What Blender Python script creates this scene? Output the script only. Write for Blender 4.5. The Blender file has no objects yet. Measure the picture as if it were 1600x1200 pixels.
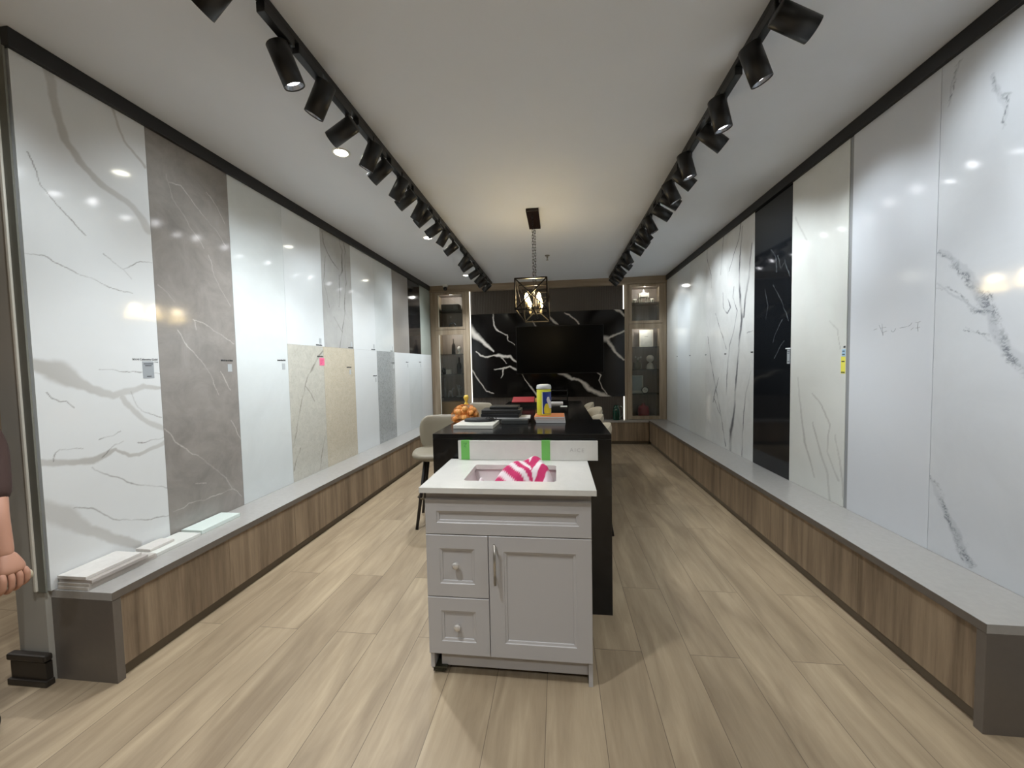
import bpy, bmesh, math, random
import numpy as np
from mathutils import Vector, Matrix
random.seed(7)
C = bpy.context.scene.collection
PI = math.pi
XL, XR, HB, ZC = -2.377, 1.925, 0.437, 2.975      # slab faces, bench top, ceiling

# ------------------------------------------------------------------ helpers
class MB:
    """collects shapes in world coordinates, then links them as ONE mesh object"""
    def __init__(s):
        s.bm = bmesh.new()
    def _mi(s, faces, mi):
        if mi:
            for f in faces: f.material_index = mi
    def box(s, x0, x1, y0, y1, z0, z1, bev=0.0, mi=0, mat=None, seg=2):
        b = bmesh.new()
        bmesh.ops.create_cube(b, size=1)
        for v in b.verts:
            v.co = Vector(((x0+x1)/2+v.co.x*(x1-x0), (y0+y1)/2+v.co.y*(y1-y0), (z0+z1)/2+v.co.z*(z1-z0)))
        if bev > 0:
            bmesh.ops.bevel(b, geom=b.edges[:], offset=bev, segments=seg, affect='EDGES', profile=0.5)
        return s.merge(b, mi, mat)
    def merge(s, b, mi=0, mat=None):
        if mat is not None: b.transform(mat)
        for f in b.faces:
            f.material_index = mi
        me = bpy.data.meshes.new('tmp'); b.to_mesh(me); b.free()
        s.bm.from_mesh(me); bpy.data.meshes.remove(me)
        return s
    def lathe(s, prof, c=(0,0,0), n=24, mi=0, mat=None, sx=1, sy=1):
        b = bmesh.new(); rings = []
        for r, z in prof:
            if r < 1e-6: rings.append([b.verts.new((c[0], c[1], c[2]+z))])
            else: rings.append([b.verts.new((c[0]+sx*r*math.cos(2*PI*i/n), c[1]+sy*r*math.sin(2*PI*i/n), c[2]+z)) for i in range(n)])
        for a, d in zip(rings, rings[1:]):
            for i in range(n):
                j = (i+1) % n
                if len(a) == 1 and len(d) > 1: b.faces.new((a[0], d[j], d[i]))
                elif len(d) == 1 and len(a) > 1: b.faces.new((a[i], a[j], d[0]))
                elif len(a) > 1: b.faces.new((a[i], a[j], d[j], d[i]))
        bmesh.ops.recalc_face_normals(b, faces=b.faces[:])
        for f in b.faces: f.smooth = True
        return s.merge(b, mi, mat)
    def cyl(s, p0, p1, r0, r1=None, n=16, mi=0):
        r1 = r0 if r1 is None else r1
        p0, p1 = Vector(p0), Vector(p1); L = (p1-p0).length
        q = (p1-p0).to_track_quat('Z', 'Y').to_matrix().to_4x4()
        return s.lathe([(0,0),(r0,0),(r1,L),(0,L)], n=n, mi=mi, mat=Matrix.Translation(p0) @ q)
    def tube(s, pts, r, n=8, mi=0):
        for a, d in zip(pts, pts[1:]):
            s.cyl(a, d, r, n=n, mi=mi)
        for p in pts[1:-1]:
            s.ball(p, r, mi=mi, n=n)
        return s
    def bar(s, a, d, w, mi=0):
        a, d = Vector(a), Vector(d); L = (d-a).length
        q = (d-a).to_track_quat('Z', 'Y').to_matrix().to_4x4()
        return s.box(-w/2, w/2, -w/2, w/2, 0, L, mi=mi, mat=Matrix.Translation(a) @ q)
    def ball(s, c, r, mi=0, n=12, sz=1.0):
        b = bmesh.new()
        bmesh.ops.create_uvsphere(b, u_segments=max(n,6), v_segments=max(n//2+1,5), radius=r)
        for v in b.verts: v.co.z *= sz; v.co += Vector(c)
        for f in b.faces: f.smooth = True
        return s.merge(b, mi)
    def poly(s, pts, dvec, mi=0):
        """a flat outline given as 3D points, thickened along dvec"""
        b = bmesh.new(); d = Vector(dvec)
        lo = [b.verts.new(p) for p in pts]; hi = [b.verts.new(Vector(p)+d) for p in pts]
        n = len(pts)
        b.faces.new(lo); b.faces.new(hi)
        for i in range(n):
            j = (i+1) % n; b.faces.new((lo[i], lo[j], hi[j], hi[i]))
        bmesh.ops.recalc_face_normals(b, faces=b.faces[:])
        return s.merge(b, mi)
    def build(s, name, mats, parent=None, label=None, smooth=None):
        me = bpy.data.meshes.new(name); s.bm.to_mesh(me); s.bm.free()
        return link_mesh(name, me, mats, parent, label, smooth)

def world_of(o):
    m = Matrix.Identity(4)
    while o:
        m = Matrix.Translation(o.location) @ o.rotation_euler.to_matrix().to_4x4() @ m
        o = o.parent
    return m

def link_mesh(name, me, mats, parent=None, label=None, smooth=None):
    if not isinstance(mats, (list, tuple)): mats = [mats]
    for m in mats: me.materials.append(m)
    o = bpy.data.objects.new(name, me); C.objects.link(o)
    if parent:
        me.transform(world_of(parent).inverted()); o.parent = parent
    if smooth is not None:
        me.polygons.foreach_set('use_smooth', [smooth]*len(me.polygons))
    if label: o['label'] = label
    return o

def thing(name, label, cat, loc=(0,0,0), rotz=0.0, group=None):
    o = bpy.data.objects.new(name, None); C.objects.link(o)
    o.empty_display_size = 0.1
    o.location = loc; o.rotation_euler = (0, 0, rotz)
    o['label'] = label; o['category'] = cat
    if group: o['group'] = group
    return o

def tag(o, label, cat, group=None):
    o['label'] = label; o['category'] = cat
    if group: o['group'] = group
    return o

def recentre(o):
    """put a single-mesh thing's origin at its own base"""
    me = o.data; n = len(me.vertices); a = np.empty(n*3); me.vertices.foreach_get('co', a); a = a.reshape(-1,3)
    c = Vector(((a[:,0].min()+a[:,0].max())/2, (a[:,1].min()+a[:,1].max())/2, a[:,2].min()))
    me.transform(Matrix.Translation(-c)); o.location = c
    return o

def struct(name, mb, mat):
    o = mb.build(name, mat); o['kind'] = 'structure'; return o

def dup(root, loc, rotz=0.0, label=None, group=None):
    r = root.copy(); C.objects.link(r); r.location = loc; r.rotation_euler = (0,0,rotz)
    if label: r['label'] = label
    if group: r['group'] = group
    for ch in list(root.children):
        c = ch.copy(); C.objects.link(c); c.parent = r
        for g in list(ch.children):
            d = g.copy(); C.objects.link(d); d.parent = c
            if d.type == 'LIGHT': d.data = g.data
    return r

# ------------------------------------------------------------------ materials
def s2l(c):
    return tuple(((v/12.92) if v <= 0.04045 else ((v+0.055)/1.055)**2.4) for v in c)
def col(h):
    h = h.lstrip('#'); return s2l(tuple(int(h[i:i+2],16)/255 for i in (0,2,4))) + (1,)
def nodes(name):
    m = bpy.data.materials.new(name); m.use_nodes = True
    nt = m.node_tree; b = nt.nodes['Principled BSDF']
    return m, nt, b
def mat(name, c, rough=0.5, metal=0.0, spec=0.5, mott=0.0, scale=8.0, emit=None, es=0.0, coat=0.0, bump=0.0, bscale=200.0, trans=0.0, alpha=1.0, stretch=(1,1,1)):
    m, nt, b = nodes(name)
    c = col(c) if isinstance(c, str) else c
    b.inputs['Base Color'].default_value = c
    b.inputs['Roughness'].default_value = rough; b.inputs['Metallic'].default_value = metal
    b.inputs['Specular IOR Level'].default_value = spec
    b.inputs['Coat Weight'].default_value = coat; b.inputs['Coat Roughness'].default_value = 0.03
    b.inputs['Transmission Weight'].default_value = trans; b.inputs['Alpha'].default_value = alpha
    if emit: b.inputs['Emission Color'].default_value = col(emit); b.inputs['Emission Strength'].default_value = es
    L = nt.links
    if mott > 0 or bump > 0:
        tc = nt.nodes.new('ShaderNodeTexCoord'); mp = nt.nodes.new('ShaderNodeMapping'); mp.inputs['Scale'].default_value = stretch
        L.new(tc.outputs['Object'], mp.inputs['Vector'])
    if mott > 0:
        n = nt.nodes.new('ShaderNodeTexNoise'); n.inputs['Scale'].default_value = scale; n.inputs['Detail'].default_value = 6; n.inputs['Roughness'].default_value = 0.62
        L.new(mp.outputs['Vector'], n.inputs['Vector'])
        mr = nt.nodes.new('ShaderNodeMapRange'); mr.inputs['From Min'].default_value = 0.3; mr.inputs['From Max'].default_value = 0.7
        mr.inputs['To Min'].default_value = 1-mott; mr.inputs['To Max'].default_value = 1+mott*0.6
        L.new(n.outputs['Fac'], mr.inputs['Value'])
        mx = nt.nodes.new('ShaderNodeVectorMath'); mx.operation = 'SCALE'; mx.inputs[0].default_value = c[:3]
        L.new(mr.outputs['Result'], mx.inputs['Scale']); L.new(mx.outputs['Vector'], b.inputs['Base Color'])
    if bump > 0:
        n2 = nt.nodes.new('ShaderNodeTexNoise'); n2.inputs['Scale'].default_value = bscale; n2.inputs['Detail'].default_value = 3
        L.new(mp.outputs['Vector'], n2.inputs['Vector'])
        bp = nt.nodes.new('ShaderNodeBump'); bp.inputs['Strength'].default_value = bump; bp.inputs['Distance'].default_value = 0.003
        L.new(n2.outputs['Fac'], bp.inputs['Height']); L.new(bp.outputs['Normal'], b.inputs['Normal'])
    return m
def stone(name, base, ca, cb, fa=1.0, fb=1.0, rough=0.085, mott=0.05, scale=3.0, speck=0.0, sscale=120, sc=None):
    """polished stone: mottled base, soft veins from attribute va, fine veins from attribute vb"""
    m, nt, b = nodes(name); L = nt.links
    tc = nt.nodes.new('ShaderNodeTexCoord')
    n = nt.nodes.new('ShaderNodeTexNoise'); n.inputs['Scale'].default_value = scale; n.inputs['Detail'].default_value = 8; n.inputs['Roughness'].default_value = 0.65
    n.inputs['Distortion'].default_value = 0.6
    L.new(tc.outputs['Object'], n.inputs['Vector'])
    mr = nt.nodes.new('ShaderNodeMapRange'); mr.inputs['From Min'].default_value = 0.25; mr.inputs['From Max'].default_value = 0.75
    mr.inputs['To Min'].default_value = 1-mott; mr.inputs['To Max'].default_value = 1+mott*0.5
    L.new(n.outputs['Fac'], mr.inputs['Value'])
    v = nt.nodes.new('ShaderNodeVectorMath'); v.operation = 'SCALE'; v.inputs[0].default_value = col(base)[:3]
    L.new(mr.outputs['Result'], v.inputs['Scale']); cur = v.outputs['Vector']
    def mix(fac_out, colour, mul):
        nonlocal cur
        mm = nt.nodes.new('ShaderNodeMath'); mm.operation = 'MULTIPLY'; mm.inputs[1].default_value = mul
        L.new(fac_out, mm.inputs[0])
        x = nt.nodes.new('ShaderNodeMix'); x.data_type = 'RGBA'
        L.new(mm.outputs[0], x.inputs['Factor']); L.new(cur, x.inputs['A']); x.inputs['B'].default_value = col(colour)
        cur = x.outputs['Result']
    if speck > 0:
        n3 = nt.nodes.new('ShaderNodeTexNoise'); n3.inputs['Scale'].default_value = sscale; n3.inputs['Detail'].default_value = 2
        L.new(tc.outputs['Object'], n3.inputs['Vector'])
        r3 = nt.nodes.new('ShaderNodeMapRange'); r3.inputs['From Min'].default_value = 0.52; r3.inputs['From Max'].default_value = 0.68
        L.new(n3.outputs['Fac'], r3.inputs['Value']); mix(r3.outputs['Result'], sc or cb, speck)
    for an, cc, ff in (('va', ca, fa), ('vb', cb, fb)):
        if cc:
            at = nt.nodes.new('ShaderNodeAttribute'); at.attribute_name = an
            mix(at.outputs['Fac'], cc, ff)
    L.new(cur, b.inputs['Base Color'])
    b.inputs['Roughness'].default_value = rough
    return m
def wood(name, c1, c2, axis='Z', scale=28.0, rough=0.5):
    m, nt, b = nodes(name); L = nt.links
    tc = nt.nodes.new('ShaderNodeTexCoord'); mp = nt.nodes.new('ShaderNodeMapping')
    sc = {'X': (0.06,1,1), 'Y': (1,0.06,1), 'Z': (1,1,0.06)}[axis]
    mp.inputs['Scale'].default_value = sc
    L.new(tc.outputs['Object'], mp.inputs['Vector'])
    n = nt.nodes.new('ShaderNodeTexNoise'); n.inputs['Scale'].default_value = scale; n.inputs['Detail'].default_value = 7; n.inputs['Roughness'].default_value = 0.7
    L.new(mp.outputs['Vector'], n.inputs['Vector'])
    n2 = nt.nodes.new('ShaderNodeTexNoise'); n2.inputs['Scale'].default_value = scale*0.3; n2.inputs['Detail'].default_value = 2
    L.new(mp.outputs['Vector'], n2.inputs['Vector'])
    ad = nt.nodes.new('ShaderNodeMath'); ad.operation = 'ADD'; L.new(n.outputs['Fac'], ad.inputs[0]); L.new(n2.outputs['Fac'], ad.inputs[1])
    r = nt.nodes.new('ShaderNodeMapRange'); r.inputs['From Min'].default_value = 0.72; r.inputs['From Max'].default_value = 1.28
    L.new(ad.outputs[0], r.inputs['Value'])
    x = nt.nodes.new('ShaderNodeMix'); x.data_type = 'RGBA'; x.inputs['A'].default_value = col(c1); x.inputs['B'].default_value = col(c2)
    L.new(r.outputs['Result'], x.inputs['Factor']); L.new(x.outputs['Result'], b.inputs['Base Color'])
    b.inputs['Roughness'].default_value = rough
    return m
def plank_floor(name):
    m, nt, b = nodes(name); L = nt.links
    tc = nt.nodes.new('ShaderNodeTexCoord'); mp = nt.nodes.new('ShaderNodeMapping')
    mp.inputs['Rotation'].default_value = (0, 0, PI/2)
    mp.inputs['Location'].default_value = (0.4, 0.0678, 0)
    L.new(tc.outputs['Object'], mp.inputs['Vector'])
    br = nt.nodes.new('ShaderNodeTexBrick'); br.offset = 0.37; br.offset_frequency = 2
    br.inputs['Scale'].default_value = 1.0; br.inputs['Brick Width'].default_value = 1.52; br.inputs['Row Height'].default_value = 0.2333
    br.inputs['Mortar Size'].default_value = 0.0016; br.inputs['Mortar Smooth'].default_value = 0.2
    br.inputs['Color1'].default_value = (0,0,0,1); br.inputs['Color2'].default_value = (1,1,1,1); br.inputs['Mortar'].default_value = (0.5,0.5,0.5,1)
    L.new(mp.outputs['Vector'], br.inputs['Vector'])
    # grain along the plank, shifted from plank to plank
    sep = nt.nodes.new('ShaderNodeVectorMath'); sep.operation = 'SCALE'; sep.inputs['Scale'].default_value = 7.0
    L.new(br.outputs['Color'], sep.inputs[0])
    add = nt.nodes.new('ShaderNodeVectorMath'); add.operation = 'ADD'
    L.new(tc.outputs['Object'], add.inputs[0]); L.new(sep.outputs['Vector'], add.inputs[1])
    mp2 = nt.nodes.new('ShaderNodeMapping'); mp2.inputs['Scale'].default_value = (1, 0.09, 1); L.new(add.outputs['Vector'], mp2.inputs['Vector'])
    n = nt.nodes.new('ShaderNodeTexNoise'); n.inputs['Scale'].default_value = 26; n.inputs['Detail'].default_value = 8; n.inputs['Roughness'].default_value = 0.68; n.inputs['Distortion'].default_value = 0.8
    L.new(mp2.outputs['Vector'], n.inputs['Vector'])
    mp3 = nt.nodes.new('ShaderNodeMapping'); mp3.inputs['Scale'].default_value = (1, 0.16, 1); L.new(add.outputs['Vector'], mp3.inputs['Vector'])
    n2 = nt.nodes.new('ShaderNodeTexNoise'); n2.inputs['Scale'].default_value = 6.5; n2.inputs['Detail'].default_value = 5; n2.inputs['Distortion'].default_value = 1.2
    L.new(mp3.outputs['Vector'], n2.inputs['Vector'])
    r1 = nt.nodes.new('ShaderNodeMapRange'); r1.inputs['From Min'].default_value = 0.32; r1.inputs['From Max'].default_value = 0.68
    L.new(n.outputs['Fac'], r1.inputs['Value'])
    r2 = nt.nodes.new('ShaderNodeMapRange'); r2.inputs['From Min'].default_value = 0.3; r2.inputs['From Max'].default_value = 0.7
    L.new(n2.outputs['Fac'], r2.inputs['Value'])
    x1 = nt.nodes.new('ShaderNodeMix'); x1.data_type = 'RGBA'; x1.inputs['A'].default_value = col('#95846d'); x1.inputs['B'].default_value = col('#b8a68b')
    L.new(r2.outputs['Result'], x1.inputs['Factor'])
    x2 = nt.nodes.new('ShaderNodeMix'); x2.data_type = 'RGBA'; x2.blend_type = 'MULTIPLY'; x2.inputs['Factor'].default_value = 0.55
    g = nt.nodes.new('ShaderNodeMix'); g.data_type = 'RGBA'; g.inputs['A'].default_value = (0.68,0.64,0.6,1); g.inputs['B'].default_value = (1,1,1,1)
    L.new(r1.outputs['Result'], g.inputs['Factor'])
    L.new(x1.outputs['Result'], x2.inputs['A']); L.new(g.outputs['Result'], x2.inputs['B'])
    x3 = nt.nodes.new('ShaderNodeMix'); x3.data_type = 'RGBA'; x3.blend_type = 'MULTIPLY'; x3.inputs['Factor'].default_value = 1
    t = nt.nodes.new('ShaderNodeMix'); t.data_type = 'RGBA'; t.inputs['A'].default_value = (0.9,0.89,0.88,1); t.inputs['B'].default_value = (1.04,1.04,1.03,1)
    L.new(br.outputs['Color'], t.inputs['Factor'])
    L.new(x2.outputs['Result'], x3.inputs['A']); L.new(t.outputs['Result'], x3.inputs['B'])
    x4 = nt.nodes.new('ShaderNodeMix'); x4.data_type = 'RGBA'; x4.inputs['B'].default_value = col('#6d5f4e')
    L.new(br.outputs['Fac'], x4.inputs['Factor']); L.new(x3.outputs['Result'], x4.inputs['A'])
    L.new(x4.outputs['Result'], b.inputs['Base Color'])
    b.inputs['Roughness'].default_value = 0.42; b.inputs['Specular IOR Level'].default_value = 0.4
    return m
def glass(name, tint=(0.95,0.97,0.96,1)):
    """thin pane: mostly see-through, a little mirror"""
    m = bpy.data.materials.new(name); m.use_nodes = True; nt = m.node_tree; nt.nodes.clear()
    o = nt.nodes.new('ShaderNodeOutputMaterial'); t = nt.nodes.new('ShaderNodeBsdfTransparent'); t.inputs['Color'].default_value = tint
    g = nt.nodes.new('ShaderNodeBsdfGlossy'); g.inputs['Roughness'].default_value = 0.03
    f = nt.nodes.new('ShaderNodeFresnel'); f.inputs['IOR'].default_value = 1.45
    x = nt.nodes.new('ShaderNodeMixShader')
    nt.links.new(f.outputs[0], x.inputs[0]); nt.links.new(t.outputs[0], x.inputs[1]); nt.links.new(g.outputs[0], x.inputs[2]); nt.links.new(x.outputs[0], o.inputs[0])
    return m
def emis(name, c, s):
    m = bpy.data.materials.new(name); m.use_nodes = True; nt = m.node_tree; nt.nodes.clear()
    o = nt.nodes.new('ShaderNodeOutputMaterial'); e = nt.nodes.new('ShaderNodeEmission'); e.inputs[0].default_value = col(c); e.inputs[1].default_value = s
    nt.links.new(e.outputs[0], o.inputs[0]); return m
VA=[[(1.606,2.946,0.0422),(1.631,2.817,0.0429),(1.643,2.706,0.0434),(1.661,2.596,0.047),(1.703,2.535,0.0449),(1.746,2.509,0.0394),(1.807,2.457,0.0373),(1.879,2.422,0.0421),(1.941,2.395,0.0434),(1.988,2.349,0.0481),(2.03,2.291,0.0603)],[(1.865,2.946,0.0172),(1.92,2.742,0.0178),(1.976,2.695,0.0182),(2.035,2.654,0.0188)],[(1.483,1.505,0.0644),(1.558,1.475,0.1221),(1.618,1.424,0.0821),(1.696,1.371,0.0461),(1.785,1.331,0.0379),(1.877,1.352,0.0395),(1.942,1.378,0.0333),(2.042,1.361,0.0232)],[(1.827,1.317,0.0316),(1.889,1.225,0.0326),(1.95,1.172,0.0336),(2.049,1.114,0.0351)],[(1.476,1.051,0.0325),(1.57,1.031,0.0342),(1.685,1.008,0.0429),(1.74,1.022,0.0339),(1.774,1.042,0.0172)],[(1.768,1.04,0.0172),(1.833,0.996,0.0213),(1.894,0.989,0.0255),(1.961,1.008,0.0263),(2.052,1.031,0.0352)],[(1.472,0.822,0.1007),(1.554,0.765,0.1055),(1.646,0.665,0.0587),(1.739,0.569,0.0582),(1.856,0.478,0.0435)]]
VB=[[(1.517,2.469,0.0029),(1.529,2.43,0.0038),(1.54,2.398,0.0041),(1.559,2.335,0.0045),(1.588,2.298,0.0067),(1.605,2.269,0.0049),(1.64,2.243,0.0063),(1.67,2.208,0.0048),(1.711,2.159,0.0033)],[(1.477,1.999,0.0029),(1.544,2.007,0.003),(1.624,1.977,0.0031),(1.673,1.961,0.0048),(1.764,1.932,0.0044),(1.803,1.913,0.0045),(1.863,1.904,0.0046),(1.92,1.901,0.0047)],[(1.785,2.09,0.0034),(1.877,2.026,0.0057),(1.919,1.983,0.0036)],[(1.877,2.026,0.0053),(1.962,2.087,0.0044),(2.037,2.106,0.0038)],[(1.73,1.473,0.003),(1.893,1.46,0.0032),(2.04,1.45,0.0035)],[(1.518,1.374,0.003),(1.534,1.348,0.0042),(1.561,1.322,0.0049),(1.592,1.322,0.0041),(1.623,1.284,0.0032)],[(1.877,1.349,0.0036),(1.889,1.283,0.0043),(1.92,1.239,0.0051),(1.984,1.201,0.0045),(2.035,1.183,0.0046)],[(1.711,1.11,0.0037),(1.772,1.115,0.0045),(1.816,1.135,0.0035)],[(1.72,1.017,0.004),(1.75,1.047,0.0068),(1.778,1.069,0.0048),(1.819,1.078,0.0028)],[(1.673,0.981,0.0046),(1.688,0.961,0.006),(1.734,0.917,0.0034),(1.845,0.838,0.005),(1.938,0.798,0.0041),(2.045,0.744,0.0059)],[(1.892,1.063,0.0029),(1.922,1.053,0.0052),(1.99,1.055,0.0049),(2.05,1.063,0.0039)],[(1.526,1.045,0.0036),(1.532,1.08,0.0037),(1.547,1.092,0.0028),(1.641,1.075,0.0023)],[(1.588,0.796,0.0028),(1.66,0.766,0.0043),(1.71,0.713,0.004),(1.757,0.666,0.0055),(1.783,0.652,0.0042),(1.915,0.602,0.0033),(2.046,0.572,0.0031)]]
VC=[[(2.151,2.677,0.0047),(2.16,2.639,0.0048),(2.182,2.551,0.0072),(2.227,2.487,0.0082),(2.282,2.41,0.0084),(2.337,2.35,0.006),(2.385,2.297,0.0052)],[(2.168,2.635,0.004),(2.238,2.651,0.0049),(2.337,2.563,0.0068),(2.408,2.502,0.0044),(2.483,2.446,0.0054),(2.562,2.363,0.0037)],[(2.416,2.258,0.0044),(2.453,2.131,0.0067),(2.498,2.033,0.0069),(2.577,1.932,0.0056)],[(2.066,1.981,0.0035),(2.109,1.947,0.0047),(2.153,1.892,0.0036)],[(2.274,1.794,0.0025),(2.283,1.791,0.0055),(2.347,1.781,0.0056),(2.413,1.744,0.0071),(2.502,1.702,0.0074),(2.587,1.656,0.0047)],[(2.283,1.791,0.0042),(2.293,1.729,0.0034)],[(2.167,1.718,0.0057),(2.22,1.624,0.0058),(2.316,1.521,0.0043),(2.382,1.425,0.0071),(2.434,1.287,0.0036)],[(2.455,1.454,0.0073),(2.493,1.385,0.0083),(2.531,1.313,0.0047)],[(2.046,1.115,0.0051),(2.074,1.082,0.0051),(2.11,1.019,0.006),(2.189,0.937,0.0075),(2.253,0.896,0.0064),(2.342,0.808,0.0075),(2.403,0.742,0.0068),(2.447,0.688,0.0083),(2.476,0.637,0.0084),(2.501,0.596,0.0084),(2.538,0.565,0.0057),(2.581,0.506,0.0058)],[(2.501,0.596,0.0075),(2.43,0.591,0.0069),(2.378,0.59,0.0072),(2.28,0.593,0.0069),(2.234,0.597,0.0059),(2.168,0.603,0.0066),(2.137,0.586,0.0049),(2.067,0.588,0.006)],[(2.219,0.722,0.0042),(2.297,0.702,0.0043)],[(2.522,1.093,0.0056),(2.557,1.016,0.0066),(2.598,0.941,0.0048)],[(2.424,2.685,0.004),(2.509,2.611,0.0041),(2.566,2.52,0.0042)]]
VD=[[(3.74,2.863,0.0131),(3.755,2.765,0.0132),(3.804,2.688,0.0134),(3.901,2.602,0.0137),(4.018,2.549,0.0141)],[(4.056,2.901,0.0213),(4.063,2.827,0.0213),(4.111,2.777,0.0287),(4.088,2.644,0.0286),(4.094,2.561,0.0287),(4.037,2.477,0.0142)],[(4.144,2.872,0.0108),(4.164,2.793,0.0116),(4.148,2.573,0.0109),(4.165,2.448,0.0117),(4.107,2.207,0.0144),(4.11,2.078,0.0145),(4.045,1.892,0.0129),(3.978,1.683,0.0113)],[(4.026,2.488,0.0085),(4.023,2.278,0.0085),(3.999,2.134,0.0085)],[(3.893,2.016,0.0069),(4.042,1.857,0.0071)],[(3.778,2.628,0.0066),(3.736,2.356,0.0066),(3.818,2.107,0.0068)]]
VE=[[(3.685,1.657,0.0263),(3.562,1.551,0.0255),(3.422,1.395,0.0215),(3.37,1.318,0.0152),(3.281,1.084,0.0107),(3.193,0.832,0.0105),(3.17,0.749,0.0087)],[(3.369,1.306,0.0091),(3.431,1.241,0.0093),(3.502,1.141,0.0095)],[(3.642,0.765,0.0131),(3.589,0.625,0.0143),(3.534,0.443,0.0192)],[(3.264,0.728,0.0107),(3.206,0.652,0.0117),(3.165,0.545,0.0174)]]
VF=[[(2.211,1.981,0.026),(2.171,1.938,0.0286),(2.133,1.903,0.0343),(2.071,1.818,0.0393),(2.007,1.732,0.0468),(1.958,1.653,0.0513),(1.938,1.574,0.0564),(1.903,1.494,0.0499),(1.826,1.379,0.0477)],[(2.214,0.827,0.0167),(2.174,0.755,0.0328),(2.133,0.678,0.0386),(2.073,0.567,0.0438),(2.014,0.47,0.0425)],[(2.206,1.81,0.0081),(2.137,1.768,0.0094),(2.047,1.689,0.015),(1.991,1.651,0.0174)],[(2.078,1.588,0.0031),(2.001,1.557,0.0044),(1.953,1.519,0.0086)],[(2.138,2.859,0.0092),(2.143,2.827,0.0153),(2.165,2.775,0.0124),(2.177,2.693,0.0063)],[(1.988,2.678,0.0169),(1.967,2.622,0.0223),(1.934,2.52,0.0192),(1.936,2.428,0.011)]]
VG=[[(3.334,1.308,0.0155),(3.305,1.129,0.0205),(3.241,0.821,0.0252),(3.121,0.56,0.0195)],[(3.146,0.973,0.0146),(3.107,0.872,0.0193),(2.983,0.624,0.0232),(2.952,0.424,0.0276)],[(3.167,1.191,0.0098),(3.064,1.127,0.0142),(2.96,0.977,0.0183),(2.988,0.787,0.0139),(2.868,0.603,0.0222)],[(2.908,0.918,0.0135),(2.854,0.75,0.0176),(2.812,0.497,0.0261)],[(2.993,1.73,0.0091),(2.909,1.654,0.0089),(2.869,1.52,0.0087)],[(3.398,2.597,0.0155),(3.241,2.369,0.0148)]]
VH=[[(4.296,2.836,0.0199),(4.347,2.556,0.0202),(4.357,2.291,0.0271),(4.326,2.085,0.0337),(4.294,1.88,0.0402),(4.334,1.716,0.0339),(4.387,1.411,0.0276),(4.428,1.132,0.0349),(4.454,0.883,0.0353),(4.529,0.656,0.0647),(4.542,0.436,0.0434)],[(4.095,2.61,0.0126),(4.129,2.432,0.0192),(4.152,2.279,0.0322),(4.216,2.131,0.0328),(4.253,1.908,0.0265)]]
VI=[[(4.097,1.347,0.0064),(4.121,1.269,0.0103),(4.198,1.101,0.0172),(4.235,0.876,0.0134),(4.259,0.636,0.0121),(4.27,0.429,0.0102)],[(4.475,2.261,0.0084),(4.504,2.149,0.0098),(4.396,1.994,0.0103),(4.468,1.796,0.0105),(4.576,1.627,0.0158),(4.637,1.338,0.0161),(4.65,1.065,0.0088)],[(4.967,2.035,0.0078),(4.798,1.788,0.0106),(4.657,1.594,0.0088)],[(4.751,2.25,0.0104),(4.749,2.081,0.0104),(4.646,1.993,0.0146),(4.55,2.051,0.0178),(4.632,2.157,0.0116)],[(5.205,1.781,0.0099),(5.098,1.452,0.0113),(4.996,1.213,0.0127),(4.822,0.875,0.0115),(4.659,0.469,0.0148)],[(4.864,1.257,0.0077),(4.956,1.097,0.0157),(5.032,0.947,0.012)],[(5.013,1.013,0.012),(4.877,0.869,0.0116),(4.767,0.768,0.0076)],[(4.325,2.892,0.012),(4.379,2.732,0.0122),(4.496,2.597,0.0084),(4.604,2.457,0.0072)],[(4.743,2.898,0.0088),(4.792,2.687,0.009),(4.824,2.473,0.009)],[(5.236,2.9,0.0098),(5.235,2.762,0.0098),(5.109,2.531,0.0096),(5.087,2.368,0.008)],[(4.182,1.737,0.0052),(4.117,1.745,0.0051),(4.054,1.752,0.0051)]]
VJ=[[(3.711,2.125,0.0046),(3.58,1.962,0.005),(3.502,1.837,0.0054),(3.474,1.775,0.0043)],[(3.541,2.305,0.0049),(3.521,2.268,0.0049),(3.465,2.143,0.0048)],[(3.85,2.118,0.0042),(3.792,1.956,0.0041),(3.822,1.825,0.0041)],[(3.534,1.618,0.0038),(3.609,1.551,0.0039),(3.677,1.468,0.004)],[(3.646,2.361,0.0039),(3.595,2.238,0.0039),(3.54,2.278,0.0038)],[(3.749,2.446,0.0035),(3.676,2.369,0.0034),(3.653,2.224,0.0034)],[(3.566,1.796,0.0033),(3.662,1.694,0.0034),(3.7,1.612,0.0034)]]
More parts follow.
